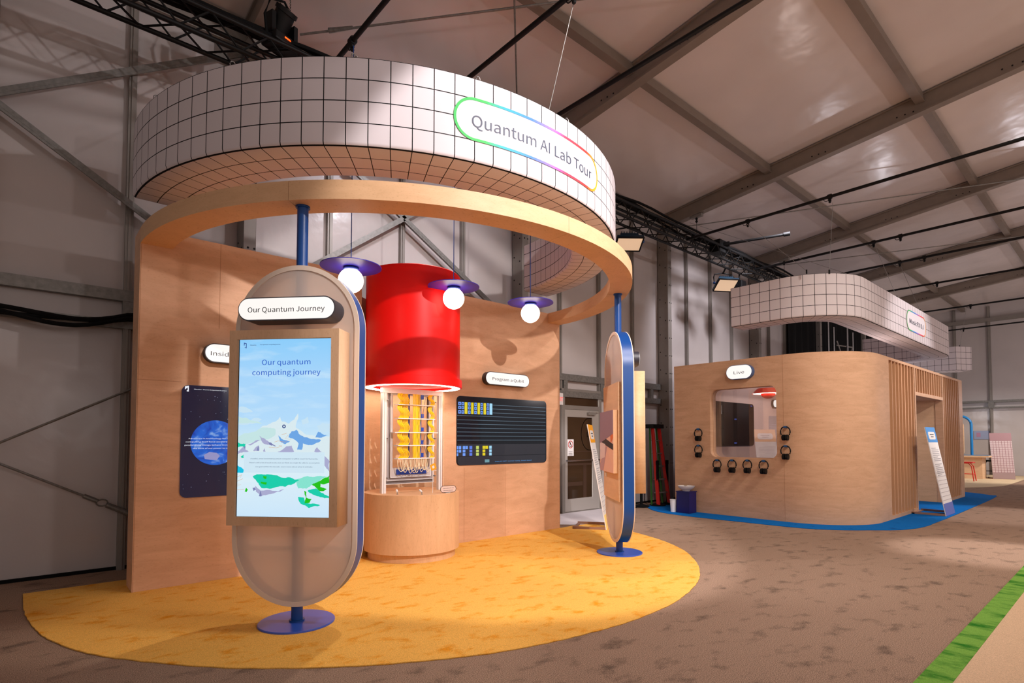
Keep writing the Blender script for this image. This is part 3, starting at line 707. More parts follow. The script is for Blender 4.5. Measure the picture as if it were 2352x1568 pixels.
def case(k, label, dp=.195):
    t = thing('display_case', label, 'display', loc_on(k, -.0735, 1.54), R(AZ[k]))
    def cs(b):
        shape(b, [(-.435, -.74), (.435, -.74), (.435, .74), (-.435, .74)], dp, [[(-.373, -.675), (.373, -.675), (.373, .672), (-.373, .672)]], Matrix.Translation((0, -dp/2, 0)) @ XZ)
        box2(b, (-.43, -.03, -.735), (.43, -.002, .735))
    part('case', M_RING if k else wood('case veneer', (224, 184, 146), (6, 6, .8), .08), t, cs, 0)
    return t
dc = case(0, 'wood framed portrait display showing a sky and mountain picture')
dc2 = case(1, 'wood display case back edge beside the edge-on standing sign', .15)
part('bezel', M_BLK, dc, lambda b: box2(b, (-.372, -.172, -.674), (.372, -.16, .671)), 0)
def sky_mat():
    m = bpy.data.materials.new('screen sky'); m.use_nodes = True; nt = m.node_tree; L = nt.links.new
    b = nt.nodes['Principled BSDF']; tc = nt.nodes.new('ShaderNodeTexCoord'); sx = nt.nodes.new('ShaderNodeSeparateXYZ'); L(tc.outputs['Object'], sx.inputs[0])
    mr = nt.nodes.new('ShaderNodeMapRange'); mr.inputs[1].default_value = .67; mr.inputs[2].default_value = -.67; L(sx.outputs[2], mr.inputs[0])
    r = nt.nodes.new('ShaderNodeValToRGB'); cr = r.color_ramp
    cr.elements[0].color = srgb(140, 208, 255); cr.elements[1].color = srgb(206, 234, 255)
    for p, c in ((.22, (168, 216, 255)), (.45, (180, 222, 255)), (.62, (214, 240, 250)), (.8, (222, 242, 252))):
        e = cr.elements.new(p); e.color = srgb(*c)
    mp = nt.nodes.new('ShaderNodeMapping'); mp.inputs['Scale'].default_value = (1.5, 1, 6); L(tc.outputs['Object'], mp.inputs[0])
    n = nt.nodes.new('ShaderNodeTexNoise'); n.inputs['Scale'].default_value = 2.4; n.inputs['Detail'].default_value = 5; L(mp.outputs[0], n.inputs[0])
    r2_ = nt.nodes.new('ShaderNodeValToRGB'); r2_.color_ramp.elements[0].position = .5; r2_.color_ramp.elements[1].position = .75
    r2_.color_ramp.elements[0].color = (0, 0, 0, 1); r2_.color_ramp.elements[1].color = (.55, .55, .55, 1); L(n.outputs[0], r2_.inputs[0])
    mx = nt.nodes.new('ShaderNodeMix'); mx.data_type = 'RGBA'; mx.inputs['B'].default_value = srgb(212, 238, 255)
    L(r2_.outputs[0], mx.inputs['Factor']); L(mr.outputs[0], r.inputs[0]); L(r.outputs[0], mx.inputs['A'])
    b.inputs['Base Color'].default_value = (0.01, .01, .01, 1); b.inputs['Roughness'].default_value = .25
    L(mx.outputs['Result'], b.inputs['Emission Color']); b.inputs['Emission Strength'].default_value = .95
    return m
scr = part('screen', sky_mat(), dc, lambda b: box2(b, (-.362, -.178, -.672), (.372, -.170, .670)), 0, 'glowing picture of sky, mountains and green hills')
def em(name, c, s=.9): return mat('screen '+name, (0.01, .01, .01), .4, emit=s, ecol=c)
def rough(pts, amp=.11):
    for _ in range(3):
        out = []
        for i, p in enumerate(pts):
            q = pts[(i+1) % len(pts)]; L_ = math.hypot(q[0]-p[0], q[1]-p[1]); d = random.uniform(-amp, amp)*min(L_, .12)
            out += [p, ((p[0]+q[0])/2-(q[1]-p[1])/max(L_, 1e-6)*d, (p[1]+q[1])/2+(q[0]-p[0])/max(L_, 1e-6)*d)]
        pts = out
    return pts
def art(name, col, polys, y, lbl=None):
    # polys in picture pixels of the lower half of the screen; converted to metres on the screen
    for pl in polys:
        pts = [(-.362+(x-112)/1110*.734, .670-(yy+831)/2131*1.342) for x, yy in pl]
        pts = rough(pts) if name != 'text_box' else pts
        pts = [(min(.371, max(-.361, a_)), c_) for a_, c_ in pts]
        part(name, em(*col), scr, lambda b: shape(b, pts, .0004, (), Matrix.Translation((0, y, 0)) @ XZ), 0, lbl)
art('cloud_shape', ('cloud', (206, 236, 254)), [[(120, -10), (150, -20), (200, -10), (260, 20), (320, 60), (190, 55), (120, 50)], [(112, 270-100), (300, 120), (400, 140), (300, 190), (112, 200)], [(1060, 220), (1120, 180), (1215, 190), (1215, 290), (1080, 300)], [(870, 150), (950, 105), (960, 180), (890, 200)]], -.1786)
art('pale_mountain', ('mint', (226, 244, 250)), [[(112, 420), (330, 280), (500, 190), (620, 105), (645, 165), (720, 190), (832, 65), (805, 230), (900, 300), (1010, 330), (1215, 345), (1215, 620), (112, 620)]], -.1788)
art('mint_slope', ('mintd', (204, 238, 238)), [[(112, 350), (450, 235), (560, 250), (560, 330), (230, 430), (112, 440)], [(112, 100), (200, 115), (330, 160), (400, 190), (112, 180)]], -.1790)
art('blue_peak', ('blue', (112, 172, 238)), [[(720, 350), (760, 280), (820, 262), (870, 330), (960, 360), (1110, 385), (960, 445), (895, 425), (885, 500), (830, 500), (845, 430), (780, 370)], [(1040, 355), (1075, 285), (1120, 310), (1200, 325), (1120, 355)], [(600, 330), (640, 370), (740, 400), (680, 435), (620, 400)]], -.1792)
art('violet_rock', ('violet', (176, 178, 216)), [[(370, 330), (440, 370), (580, 465), (500, 440), (430, 430)], [(230, 440), (330, 390), (380, 385), (260, 450)], [(300, 515), (365, 450), (372, 515)], [(590, 525), (700, 460), (760, 450), (795, 525)], [(1030, 525), (1065, 470), (1120, 525)], [(112, 520), (200, 450), (205, 500), (250, 525), (112, 555)], [(1157, 575), (1215, 640), (1215, 760), (1157, 690)], [(330, 930), (400, 990), (680, 970), (560, 1020), (400, 1060), (340, 1000)], [(420, 510), (440, 480), (450, 525), (425, 525)]], -.1793)
art('dark_rock_face', ('slate', (128, 134, 186)), [[(460, 390), (520, 420), (580, 465), (500, 445)], [(340, 515), (366, 450), (372, 515)], [(380, 1055), (395, 990), (412, 1058)], [(300, 960), (330, 950), (345, 980), (315, 995)], [(175, 455), (203, 450), (203, 498)]], -.1794)
art('green_hill', ('green', (6, 214, 178)), [[(300, 820), (350, 795), (450, 800), (640, 830), (860, 860), (780, 910), (700, 940), (560, 955), (410, 960), (370, 900)], [(112, 415), (205, 430), (195, 465), (112, 475)], [(845, 1060), (920, 1070), (930, 1130), (1110, 1155), (980, 1190), (880, 1140)], [(960, 985), (1060, 955), (1110, 1000), (1215, 1050), (1215, 1070), (1110, 1060), (970, 1000)], [(150, 585), (185, 560), (188, 600), (160, 600)]], -.1795)
art('pale_green_hill', ('pgreen', (138, 236, 216)), [[(830, 850), (1000, 820), (1150, 815), (1215, 800), (1100, 870), (950, 960), (850, 960), (830, 920)]], -.1794)
art('bright_green_hill', ('lime', (24, 200, 14)), [[(1005, 915), (1100, 870), (1215, 805), (1215, 890), (1110, 900), (1110, 940), (1185, 965), (1120, 990), (1060, 950)], [(920, 985), (945, 1000), (945, 1065), (1010, 1085), (980, 1130), (925, 1140), (940, 1065)], [(400, 880), (470, 890), (470, 915), (400, 905)], [(425, 815), (470, 815), (465, 850), (430, 840)], [(205, 1000), (225, 960), (245, 980), (230, 1010)]], -.1797)
art('cyan_lake', ('cyan', (0, 200, 236)), [[(112, 690), (185, 735), (185, 775), (112, 778)]], -.1795)
art('text_box', ('box', (216, 240, 254)), [[(190, 530), (1155, 530), (1155, 776), (190, 776)]], -.1800)
def squig(b):
    for pl in ([(555, 410), (600, 395), (680, 410), (750, 380), (685, 365), (720, 325)], [(490, 470), (580, 478), (650, 455), (610, 450)], [(640, 320), (700, 305)], [(112, 830), (170, 800), (150, 835)], [(112, 880), (180, 850)], [(112, 940), (160, 920), (112, 915)], [(112, 985), (200, 975)]):
        ptube(b, [(-.362+(x-112)/1110*.734, -.1797, .670-(y+831)/2131*1.342) for x, y in pl], .0011, 5)
part('orange_trails', em('trail', (222, 156, 84)), scr, squig, 0)
part('round_badge', em('badge', (70, 90, 150)), scr, lambda b: shape(b, circle(.0145, 24), .0006, [circle(.006, 16)], at(-.362+(667-112)/1110*.734, .670-(222+831)/2131*1.342, -.1799)), 0)
TX = lambda u: -.362+u*.734
TZ = lambda v: .670-v*1.342
part('title_text', em('title', (44, 98, 206)), scr, lambda b: (text(b, 'Our quantum', .10, at(TX(.513), TZ(.128), -.1798), width=.386), text(b, 'computing journey', .10, at(TX(.513), TZ(.186), -.1798), width=.542)), 0)
part('breadcrumb_text', em('crumb', (38, 66, 120)), scr, lambda b: (text(b, 'Education', .018, at(TX(.15), TZ(.031), -.1798), width=.048), text(b, '-  Our quantum computing journey', .018, at(TX(.33), TZ(.029), -.1798), width=.17)), 0)
part('door_icon', em('icon', (40, 70, 150)), scr, lambda b: shape(b, [(-.011, .018), (.011, .012), (.011, -.026), (-.004, -.02), (-.004, -.016), (.006, -.019), (.006, .008), (-.006, .011), (-.006, -.004), (-.011, -.004)], .0004, (), at(TX(.062), TZ(.03), -.1798)), 0)
part('caption_text', em('caption', (88, 112, 140)), scr, lambda b: [text(b, s_, .021, at(TX(.507), TZ((831+y)/2131), -.1803), width=w_) for s_, y, w_ in (('A useful, error corrected quantum computer is within reach for humanity.', 607, .535), ("There's still a lot of work to do, but we think we might be able to accomplish", 655, .558), ('our goal within the decade. Learn more about what it will take.', 703, .455))], 0)
# back of the second sign: framed photo print
ph = thing('wall_panel', 'plywood backing panel on the inner face of the edge-on standing sign', 'panel', loc_on(1, .0735, 1.42), R(AZ[1]))
part('backing_board', M_PLYL, ph, lambda b: box2(b, (-.435, 0, -.72), (.435, .03, .73)), 0)
pc = thing('photo_print', 'box-mounted photograph of a laboratory on the edge-on standing sign', 'picture', loc_on(1, .1045, 1.42), R(AZ[1]+180))
part('mount', M_PLYV, pc, lambda b: box2(b, (-.40, -.055, -.38), (.40, 0, .39)), 0)
def pcol(n, c): return mat('print '+n, c, .5)
im = part('image', pcol('base', (232, 186, 168)), pc, lambda b: box2(b, (-.40, -.057, -.38), (.40, -.0555, .39)), 0)
for nm, c, pl in (('ceiling_area', (150, 124, 140), [(-.4, .39), (.4, .39), (.4, .1), (-.4, -.02)]), ('orange_ducts', (224, 116, 60), [(.18, .39), (.36, .39), (.4, .05), (.26, -.02)]), ('dark_band', (48, 42, 48), [(-.4, .10), (.4, -.03), (.4, -.10), (-.4, -.0)]),
                  ('white_cabinets', (226, 206, 206), [(-.4, 0.0), (-.06, -.03), (-.1, -.2), (-.4, -.24)]), ('floor_path', (184, 150, 160), [(-.02, -.06), (.05, -.06), (-.2, -.38), (-.4, -.38), (-.4, -.3)]), ('bright_bench', (236, 190, 166), [(.4, -.1), (.1, -.07), (.16, -.18), (.4, -.3)]), ('ceiling_beam', (196, 174, 182), [(-.3, .33), (.1, .30), (.1, .24), (-.3, .28)])):
    part(nm, pcol(nm, c), im, lambda b, pl=pl: shape(b, pl, .0006, (), Matrix.Translation((0, -.0578-.0004*random.random(), 0)) @ XZ), 0)
tg = thing('picture_label', 'tiny white caption card under the laboratory photograph', 'label', loc_on(1, .1055, .985, .30), R(AZ[1]+180))
part('card', M_WHITE, tg, lambda b: box2(b, (-.06, -.004, -.025), (.06, 0, .025)), 0)

# ------------------------------------------------------------------ wall displays
d1 = thing('wall_display', 'dark display with a blue Earth picture on the booth wall', 'display', (1.94, BY, 1.43))
part('screen', mat('screen navy', (6, 7, 12), .12, emit=.55, ecol=(36, 38, 66)), d1, lambda b: shape(b, rrect(1.53, 1.125, .06), .012, (), Matrix.Translation((0, -.004, 0)) @ XZ), 0)
def earth_mat():
    m = bpy.data.materials.new('earth picture'); m.use_nodes = True; nt = m.node_tree; L = nt.links.new; b = nt.nodes['Principled BSDF']
    tc = nt.nodes.new('ShaderNodeTexCoord'); n = nt.nodes.new('ShaderNodeTexNoise'); n.inputs['Scale'].default_value = 6; n.inputs['Detail'].default_value = 8; n.inputs['Distortion'].default_value = 1.2
    L(tc.outputs['Object'], n.inputs[0]); r = nt.nodes.new('ShaderNodeValToRGB'); cr = r.color_ramp
    cr.elements[0].position = .35; cr.elements[0].color = srgb(10, 62, 176); cr.elements[1].position = .74; cr.elements[1].color = srgb(170, 208, 250)
    e = cr.elements.new(.55); e.color = srgb(26, 106, 222)
    L(n.outputs[0], r.inputs[0]); b.inputs['Base Color'].default_value = (0, 0, 0, 1); L(r.outputs[0], b.inputs['Emission Color']); b.inputs['Emission Strength'].default_value = .8
    return m
ea = part('earth_picture', earth_mat(), d1, lambda b: shape(b, circle(.229, 64), .001, (), at(-.453, -.015, -.0112)), 0)
part('continent', em('land', (150, 150, 200)), ea, lambda b: shape(b, [(-.09, -.02), (-.04, .01), (.03, .0), (.06, -.03), (.03, -.075), (-.03, -.07), (-.08, -.06)], .0006, (), at(-.47, -.12, -.012)), 0)
part('stars', em('star', (150, 160, 190), .7), d1, lambda b: [shape(b, circle(random.uniform(.0015, .0035), 6), .0005, (), at(-.74+1.45*random.random(), random.choice((.22+.3*random.random(), -.5+.22*random.random())), -.0112)) for _ in range(70)], 0)['kind'] = 'stuff'
part('caption_text', em('caption white', (236, 240, 248), 1.0), d1, lambda b: [text(b, s_, .030, at(xx, zz, -.0128), 'LEFT', width=w_) for s_, xx, zz, w_ in (('Advances in technology for medicine, agriculture, bl', -.70, .028, .66), ('computing itself have accelerated thanks to our ability', -.725, -.005, .68), ('predict how things behave in real life. However, we are', -.735, -.038, .69), ('the limit of our power to compute solutions to som', -.66, -.071, .62))], 0)
part('breadcrumb_text', em('caption white', (236, 240, 248)), d1, lambda b: text(b, 'Education - Discover the Quantum AI campus', .022, at(-.66, .525, -.0112), 'LEFT', width=.30), 0)
part('door_icon', em('caption white', (236, 240, 248)), d1, lambda b: shape(b, [(-.02, .02), (.014, .03), (.014, -.03), (-.004, -.028), (-.004, -.018), (.004, -.018), (.004, .012), (-.02, -.01)], .0005, (), at(-.72, .527, -.0112)), 0)
d2 = thing('wall_display', 'dark display of a coloured block circuit on the booth wall', 'display', (5.402, BY, 1.572))
part('screen', mat('screen circuit', (5, 6, 8), .10, emit=.5, ecol=(26, 32, 42)), d2, lambda b: shape(b, rrect(1.757, .974, .06), .012, (), Matrix.Translation((0, -.004, 0)) @ XZ), 0)
part('tool_band', em('band', (30, 42, 58), .6), d2, lambda b: (box2(b, (-.86, -.0112, -.355), (.86, -.0106, -.19)), shape(b, [(-.82, -.487)]+[(-.86, -.45), (-.86, -.362), (.86, -.362), (.86, -.45), (.82, -.487)], .0006, (), at(0, 0, -.0112))), 0)
xo, zo = 5.402, 1.572
part('wire_lines', em('wires', (98, 126, 146), .8), d2, lambda b: [box2(b, ((5.165 if i < 3 else 4.53)-xo, -.0114, z-zo-.003), (6.262-xo, -.0108, z-zo+.003)) for i, z in enumerate([1.954, 1.897, 1.839, 1.784, 1.724, 1.667, 1.61, 1.554, 1.498, 1.44])], 0)
colsx = [(4.548, 4.593, 'b'), (4.603, 4.649, 'b'), (4.658, 4.706, 'y'), (4.717, 4.763, 'b'), (4.773, 4.817, 'y'), (4.83, 4.874, 'b'), (4.887, 4.932, 'y'), (4.943, 4.984, 'b'), (4.998, 5.043, 'y'), (5.057, 5.099, 'b'), (5.11, 5.162, 'c')]
EM = {'b': em('blk blue', (110, 162, 255)), 'y': em('blk yellow', (236, 216, 22)), 'c': em('blk cyan', (168, 226, 255)), 'g': em('blk green', (206, 222, 110)), 'p': em('blk indigo', (88, 128, 240))}
for x0, x1, k in colsx:
    rows = [(1.811, 1.975)] if k in 'yc' else [(1.928, 1.975), (1.874, 1.917), (1.811, 1.86)]
    part('circuit_block', EM[k], d2, lambda b, x0=x0, x1=x1, rows=rows: [box2(b, (x0-xo, -.0118, z0-zo), (x1-xo, -.0112, z1-zo)) for z0, z1 in rows], 0)
for x0, x1, k in colsx:
    for z in (1.951, 1.895, 1.836):
        if k == 'b': part('block_symbol', em('sym', (40, 64, 130), .5), d2, lambda b: box2(b, ((x0+x1)/2-xo-.009, -.0122, z-zo-.009), ((x0+x1)/2-xo+.009, -.0119, z-zo+.009)), 0)
for x0, x1, k, rr in ((4.527, 4.551, 'b', 3), (4.56, 4.601, 'b', 2), (4.628, 4.674, 'b', 3), (4.68, 4.717, 'b', 1), (4.746, 4.794, 'p', 3), (4.864, 4.914, 'g', 3), (4.982, 5.031, 'y', 3), (5.035, 5.082, 'y', 1), (5.105, 5.151, 'c', 3)):
    part('palette_block', EM[k], d2, lambda b, x0=x0, x1=x1, rr=rr: [box2(b, (x0-xo, -.0118, z0-zo), (x1-xo, -.0112, z1-zo)) for z0, z1 in [(1.313, 1.358), (1.266, 1.304), (1.217, 1.257)][:rr]], 0)
def mtext(b):
    for s_, x0, x1 in (('Empty', 5.214, 5.301), ('NY', 5.315, 5.351), ('CNOT', 5.363, 5.44), ('Increment', 5.462, 5.59), ('Counting', 5.605, 5.712), ('Grover2', 5.735, 5.837), ('Grover3', 5.853, 5.953)):
        text(b, s_, .034, at((x0+x1)/2-xo, 1.128-zo, -.0118), width=x1-x0)
part('menu_text', em('menu', (92, 170, 240), .8), d2, mtext, 0)
part('menu_button', em('btn', (120, 176, 190), .7), d2, lambda b: box2(b, (5.024-xo, -.0118, 1.117-zo), (5.108-xo, -.0112, 1.16-zo)), 0)

# ------------------------------------------------------------------ red drum, pedestal, model
dm = thing('hanging_drum', 'large glossy red drum above the pedestal in the booth wall', 'drum', (3.695, 6.106, 0))
part('drum_body', M_RED, dm, lambda b: lathe(b, [(0, 3.515), (.585, 3.515), (.59, 3.508), (.59, 2.20), (.575, 2.20)], 96))
part('drum_rim', M_RED, dm, lambda b: lathe(b, [(.588, 2.20), (.618, 2.195), (.618, 2.10), (.60, 2.095), (.59, 2.095)], 96))
part('ring_light', M_RINGLIGHT, dm, lambda b: lathe(b, [(.592, 2.102), (.592, 2.094), (.50, 2.094), (.50, 2.102)], 96))
part('drum_underside', M_RED, dm, lambda b: lathe(b, [(0, 2.13), (.50, 2.13), (.502, 2.10)], 96))
pd = thing('pedestal', 'round plywood pedestal on a recessed plinth below the red drum', 'pedestal', (3.695, 6.106, 0))
part('pedestal_body', M_PLYV, pd, lambda b: lathe(b, [(0, .11), (.588, .11), (.588, .798), (.585, .80), (0, .80)], 96))
part('plinth', M_PLYV, pd, lambda b: lathe(b, [(0, .0105), (.539, .0105), (.539, .11), (0, .11)], 96))
fr = thing('model_stand', 'white metal frame with stacked panels standing on the round pedestal', 'display frame', (3.66, 6.06, .80))
for x in (-.425, .385):
    part('post', M_WHITE, fr, lambda b, x=x: (box2(b, (x-.0, -.02, 0), (x+.025, .03, 1.275)), box2(b, (x+.03, -.02, 0), (x+.055, .03, 1.275)), box2(b, (x+.005, 0, 0), (x+.05, .02, 1.27))), 0)
part('top_bar', M_WHITE, fr, lambda b: box2(b, (-.43, -.022, 1.215), (.445, .03, 1.275)), 0)
for k, (x0, x1, z0, y, c) in enumerate(((-.345, .36, .10, .075, (120, 112, 112)), (-.328, .335, .145, .05, (160, 150, 150)), (-.29, .285, .185, .025, (196, 188, 188)))):
    m_ = mat('panel grey %d' % k, c, .25)
    part('layer_panel', m_, fr, lambda b, x0=x0, x1=x1, z0=z0, y=y: shape(b, [(x0, z0), (x1, z0), (x1, 1.22), (x0, 1.22)], .012, [[(-.262, .30), (.262, .30), (.262, 1.20), (-.262, 1.20)]], Matrix.Translation((0, y, 0)) @ XZ), 0)
    part('panel_edge', M_WHITE, fr, lambda b, x0=x0, x1=x1, z0=z0, y=y: shape(b, [(x0-.004, z0-.004), (x1+.004, z0-.004), (x1+.004, 1.22), (x0-.004, 1.22)], .016, [[(x0+.002, z0+.002), (x1-.002, z0+.002), (x1-.002, 1.219), (x0+.002, 1.219)]], Matrix.Translation((0, y-.004, 0)) @ XZ), 0)
part('standoff_screws', M_WIRE, fr, lambda b: [tube(b, (x, -.01, z), (x, .09, z), .008, 8) for x in (-.335, .345) for z in (.18, .66, 1.13)], 0)
md = thing('quantum_computer_model', 'layered model of yellow cord bundles on white shelves inside the frame', 'model', (3.66, 5.98, .80))
SHZ = [1.215, 1.075, .905, .735, .575, .415]
for i, z in enumerate(SHZ[1:]):
    wd_ = .30 if i == 2 else .255
    part('shelf', M_WHITE, md, lambda b, z=z, wd_=wd_: box2(b, (-wd_, -.02, z-.006), (wd_+.02, .09, z+.004)), 0)
def bundle(b, x, n, sp, z0, z1, amp, ph, y0=0.0):
    for k in range(n):
        xx = x+(k-(n-1)/2)*sp
        ptube(b, [(xx+amp*math.sin(2*PI*j/14+ph), y0+.008*math.sin(k*2.1)+(.012 if amp > .01 else 0)*math.cos(2*PI*j/14), z0+(z1-z0)*j/14) for j in range(15)], .0052, 5)
for i in range(5):
    z1, z0 = SHZ[i]-.004, SHZ[i+1]+.004
    part('yellow_cord_bundle', M_YEL, md, lambda b: bundle(b, -.205, 11, .0055, z0, z1, .021, 0))
    part('yellow_cord_bundle', M_YEL, md, lambda b: bundle(b, -.125, 12, .0062, z0, z1, .013, 0, .03))
    part('yellow_cord_bundle', M_YEL, md, lambda b: bundle(b, .008, 15, .0066, z0, z1, .003, 0, -.005))
    part('yellow_cord_bundle', M_YEL, md, lambda b: bundle(b, .225, 9, .0055, z0, z1, .027, PI*.1))
    part('blue_core', M_DBLUE, md, lambda b: (box2(b, (.062, .03, z0), (.10, .07, z1)), box2(b, (.05, .01, z1-.06), (.125, .06, z1-.005)) if i in (0,) else box2(b, (.06, .02, z0+.01), (.13, .06, z0+.06))), 0)
    part('blue_rail', M_DBLUE, md, lambda b: box2(b, (-.066, .05, z0), (-.056, .07, z1)), 0)
part('thin_rods', M_WIRE, md, lambda b: (tube(b, (.16, .02, 1.2), (.11, .02, .93), .004, 6), tube(b, (.155, .02, .72), (.11, .02, .55), .005, 6), tube(b, (.14, .02, .58), (.18, .02, .42), .005, 6)), 0)
def loops(b):
    for k in range(16):
        xc = -.20+.40*k/15; wdt = .035+.02*random.random(); dp = .13+.05*random.random()
        ptube(b, [(xc+wdt*math.cos(PI+PI*j/12), random.uniform(-.002, .002)+.01*math.sin(k*3), .41-dp*math.sin(PI*j/12)) for j in range(13)], .0045, 5)
part('cream_cord_loops', M_CREAM, md, loops)
part('blue_back_strip', M_DBLUE, md, lambda b: box2(b, (-.215, .085, .215), (.215, .092, .28)), 0)
ck = thing('chip_marker', 'small orange chip marker on a clear stick on the pedestal', 'marker', (3.745, 5.72, .80))
part('stick', M_WHITE, ck, lambda b: tube(b, (0, 0, 0), (0, 0, .28), .003, 6))
part('chip', M_ORANGE, ck, lambda b: shape(b, rrect(.078, .075, .012), .006, [rrect(.034, .034, .004)], Matrix.Translation((.008, 0, .315)) @ Matrix.Rotation(R(-20), 4, 'Y') @ XZ), 0)
part('chip_core', M_WHITE, ck, lambda b: (box(b, (.008, .002, .315), (.032, .004, .032), Matrix.Rotation(R(-20), 3, 'Y')), [tube(b, (.02+.018*j, 0, .265), (.035+.018*j, 0, .275), .003, 5) for j in range(2)]), 0)
sl = thing('table_sign', 'small pink rounded sign about the full system on the pedestal', 'sign', (3.89, 5.60, .80), R(-4))
part('plate', mat('sign pink', (226, 196, 184), .5), sl, lambda b: shape(b, stadium(.215, .076, 14), .005, (), at(0, .048, 0)), 0)
part('plate_outline', M_BLK, sl, lambda b: shape(b, stadium(.221, .082, 14), .004, [stadium(.212, .073, 14)], at(0, .048, -.002)), 0)
part('lettering', M_LETTER, sl, lambda b: (text(b, 'Learn about the full', .024, at(0, .060, -.0032), width=.15), text(b, 'Quantum System', .024, at(0, .034, -.0032), width=.135)), 0)
part('foot', M_WHITE, sl, lambda b: box2(b, (-.03, 0, 0), (.03, .03, .012)), 0)
ms = thing('mini_spotlight', 'tiny white spotlight on the pedestal front edge, leftmost', 'spotlight', (3.33, 5.84, .80), 0, 'tiny spotlights on the pedestal')
part('head', M_WHITE, ms, lambda b: tube(b, (0, 0, .028), (.01, .035, .05), .012, 12))
part('yoke', M_WIRE, ms, lambda b: (tube(b, (0, 0, 0), (0, 0, .03), .004, 6), tube(b, (0, 0, 0), (0, 0, .004), .012, 10)))
for (x, y), lb in (((3.555, 5.66), 'tiny white spotlight on the pedestal left of the pink sign'), ((4.03, 5.72), 'tiny white spotlight just right of the pink pedestal sign'), ((4.17, 5.85), 'tiny white spotlight at the right edge of the pedestal')):
    dup(ms, (x, y, .80), R(30), lb)

# ------------------------------------------------------------------ pendants
pn = thing('pendant_lamp', 'blue disc pendant with glowing globe left of the red drum', 'pendant lamp', (2.45, 5.26, 3.055), 0, 'pendant lamps in the booth')
part('globe', M_GLOBE, pn, lambda b: ball(b, (0, 0, 0), .125, 40))
part('shade', mat('violet blue disc', (46, 36, 160), .42, spec=.35), pn, lambda b: lathe(b, [(0, .135), (.302, .135), (.302, .143), (0, .143)], 80))
part('collar', M_DBLUE, pn, lambda b: lathe(b, [(0, .10), (.062, .10), (.078, .112), (.078, .125), (.05, .135), (0, .135)], 40))
part('cord', mat('blue cord', (24, 62, 130), .6), pn, lambda b: tube(b, (0, 0, .142), (0, 0, 2.44), .005, 8))
dup(pn, (3.76, 5.32, 3.105), None, 'blue disc pendant with glowing globe in front of the red drum')
dup(pn, (4.99, 5.31, 3.115), None, 'blue disc pendant with glowing globe right of the red drum')

# ------------------------------------------------------------------ rigging: truss, pipes, lights
tr = thing('lighting_truss', 'long black box truss running along the tent wall', 'truss')
TX0, TX1, TYN, TYF, TZ0, TZ1 = -4.0, 17.0, 6.12, 6.40, 5.50, 5.78
for y, z in ((TYN, TZ0), (TYF, TZ0), (TYN, TZ1), (TYF, TZ1)):
    part('chord', M_BLK, tr, lambda b, y=y, z=z: tube(b, (TX0, y, z), (TX1, y, z), .025, 12))
def lace(b, p, q):
    n = int((TX1-TX0)/.28)
    for k in range(n):
        x = TX0+.28*k; A, Bq = (p, q) if k % 2 == 0 else (q, p)
        tube(b, (x, *A), (x+.28, *Bq), .011, 6)
for p, q in (((TYN, TZ0), (TYN, TZ1)), ((TYF, TZ0), (TYF, TZ1)), ((TYN, TZ0), (TYF, TZ0)), ((TYN, TZ1), (TYF, TZ1))):
    part('lacing', M_BLK, tr, lambda b, p=p, q=q: lace(b, p, q))
for k in range(5):
    pts = [(TX0+i*.42, 6.16+.05*k+.004*math.sin(i*.7+k*1.3), TZ1+.075+.045*math.sin(i*.45+k*2)+.02*math.sin(i*1.3+k)) for i in range(51)]
    cable('power_cable', pts, .022, M_BLKM, 'black cable lying along the top of the long truss', 'cable', 'cables on the truss')
PIPES = [(2.45, 6.3, -3, 5.56), (3.70, 6.3, -3, 5.56), (4.985, 6.3, -3, 5.56), (10.15, 6.1, -4, 5.56), (13.2, 6.1, -4, 5.56), (15.15, 6.1, -4, 5.56), (17.9, 6.1, -4, 5.56), (21.7, 6.1, -4, 5.56), (26.1, 6.1, -4, 5.56)]
PL = ['black roof pipe at upper left carrying the left pendant', 'black roof pipe holding the front wire of the round canopy', 'black roof pipe passing beside the first rafter', 'nearest black pipe above the far pavilion, starting at the truss', 'second black pipe above the far pavilion', 'third black pipe above the far pavilion', 'fourth black pipe beyond the pavilion canopy', 'fifth black pipe, over the farthest grid canopy', 'most distant thin black pipe by the end wall']
CLAMP = [[(5.29,)], [(5.3,), (3.35,)], [(5.3,)], [(4.817,), (3.397,)], [(3.602,), (3.131,)], [(3.62,), (3.15,)], [(3.466,)], [(3.39,)], [(4.3,)]]
for (x, y0, y1, z), lb, cs_ in zip(PIPES, PL, CLAMP):
    t = thing('rigging_pipe', lb, 'pipe', (0, 0, 0), 0, 'black pipes under the tent roof')
    part('pipe', M_BLK, t, lambda b: tube(b, (x, y0, z), (x, y1, z), .026, 14))
    for (yc,) in cs_:
        part('clamp', M_BLK, t, lambda b: (tube(b, (x, yc-.03, z), (x, yc+.03, z), .042, 14), box2(b, (x-.015, yc-.02, z-.075), (x+.015, yc+.02, z-.02)), ptube(b, [(x, yc+.05+.045*math.cos(j*PI/6), z-.02+.045*math.sin(j*PI/6)) for j in range(12)], .006, 5, True), ball(b, (x, yc, z-.09), .022, 10)))
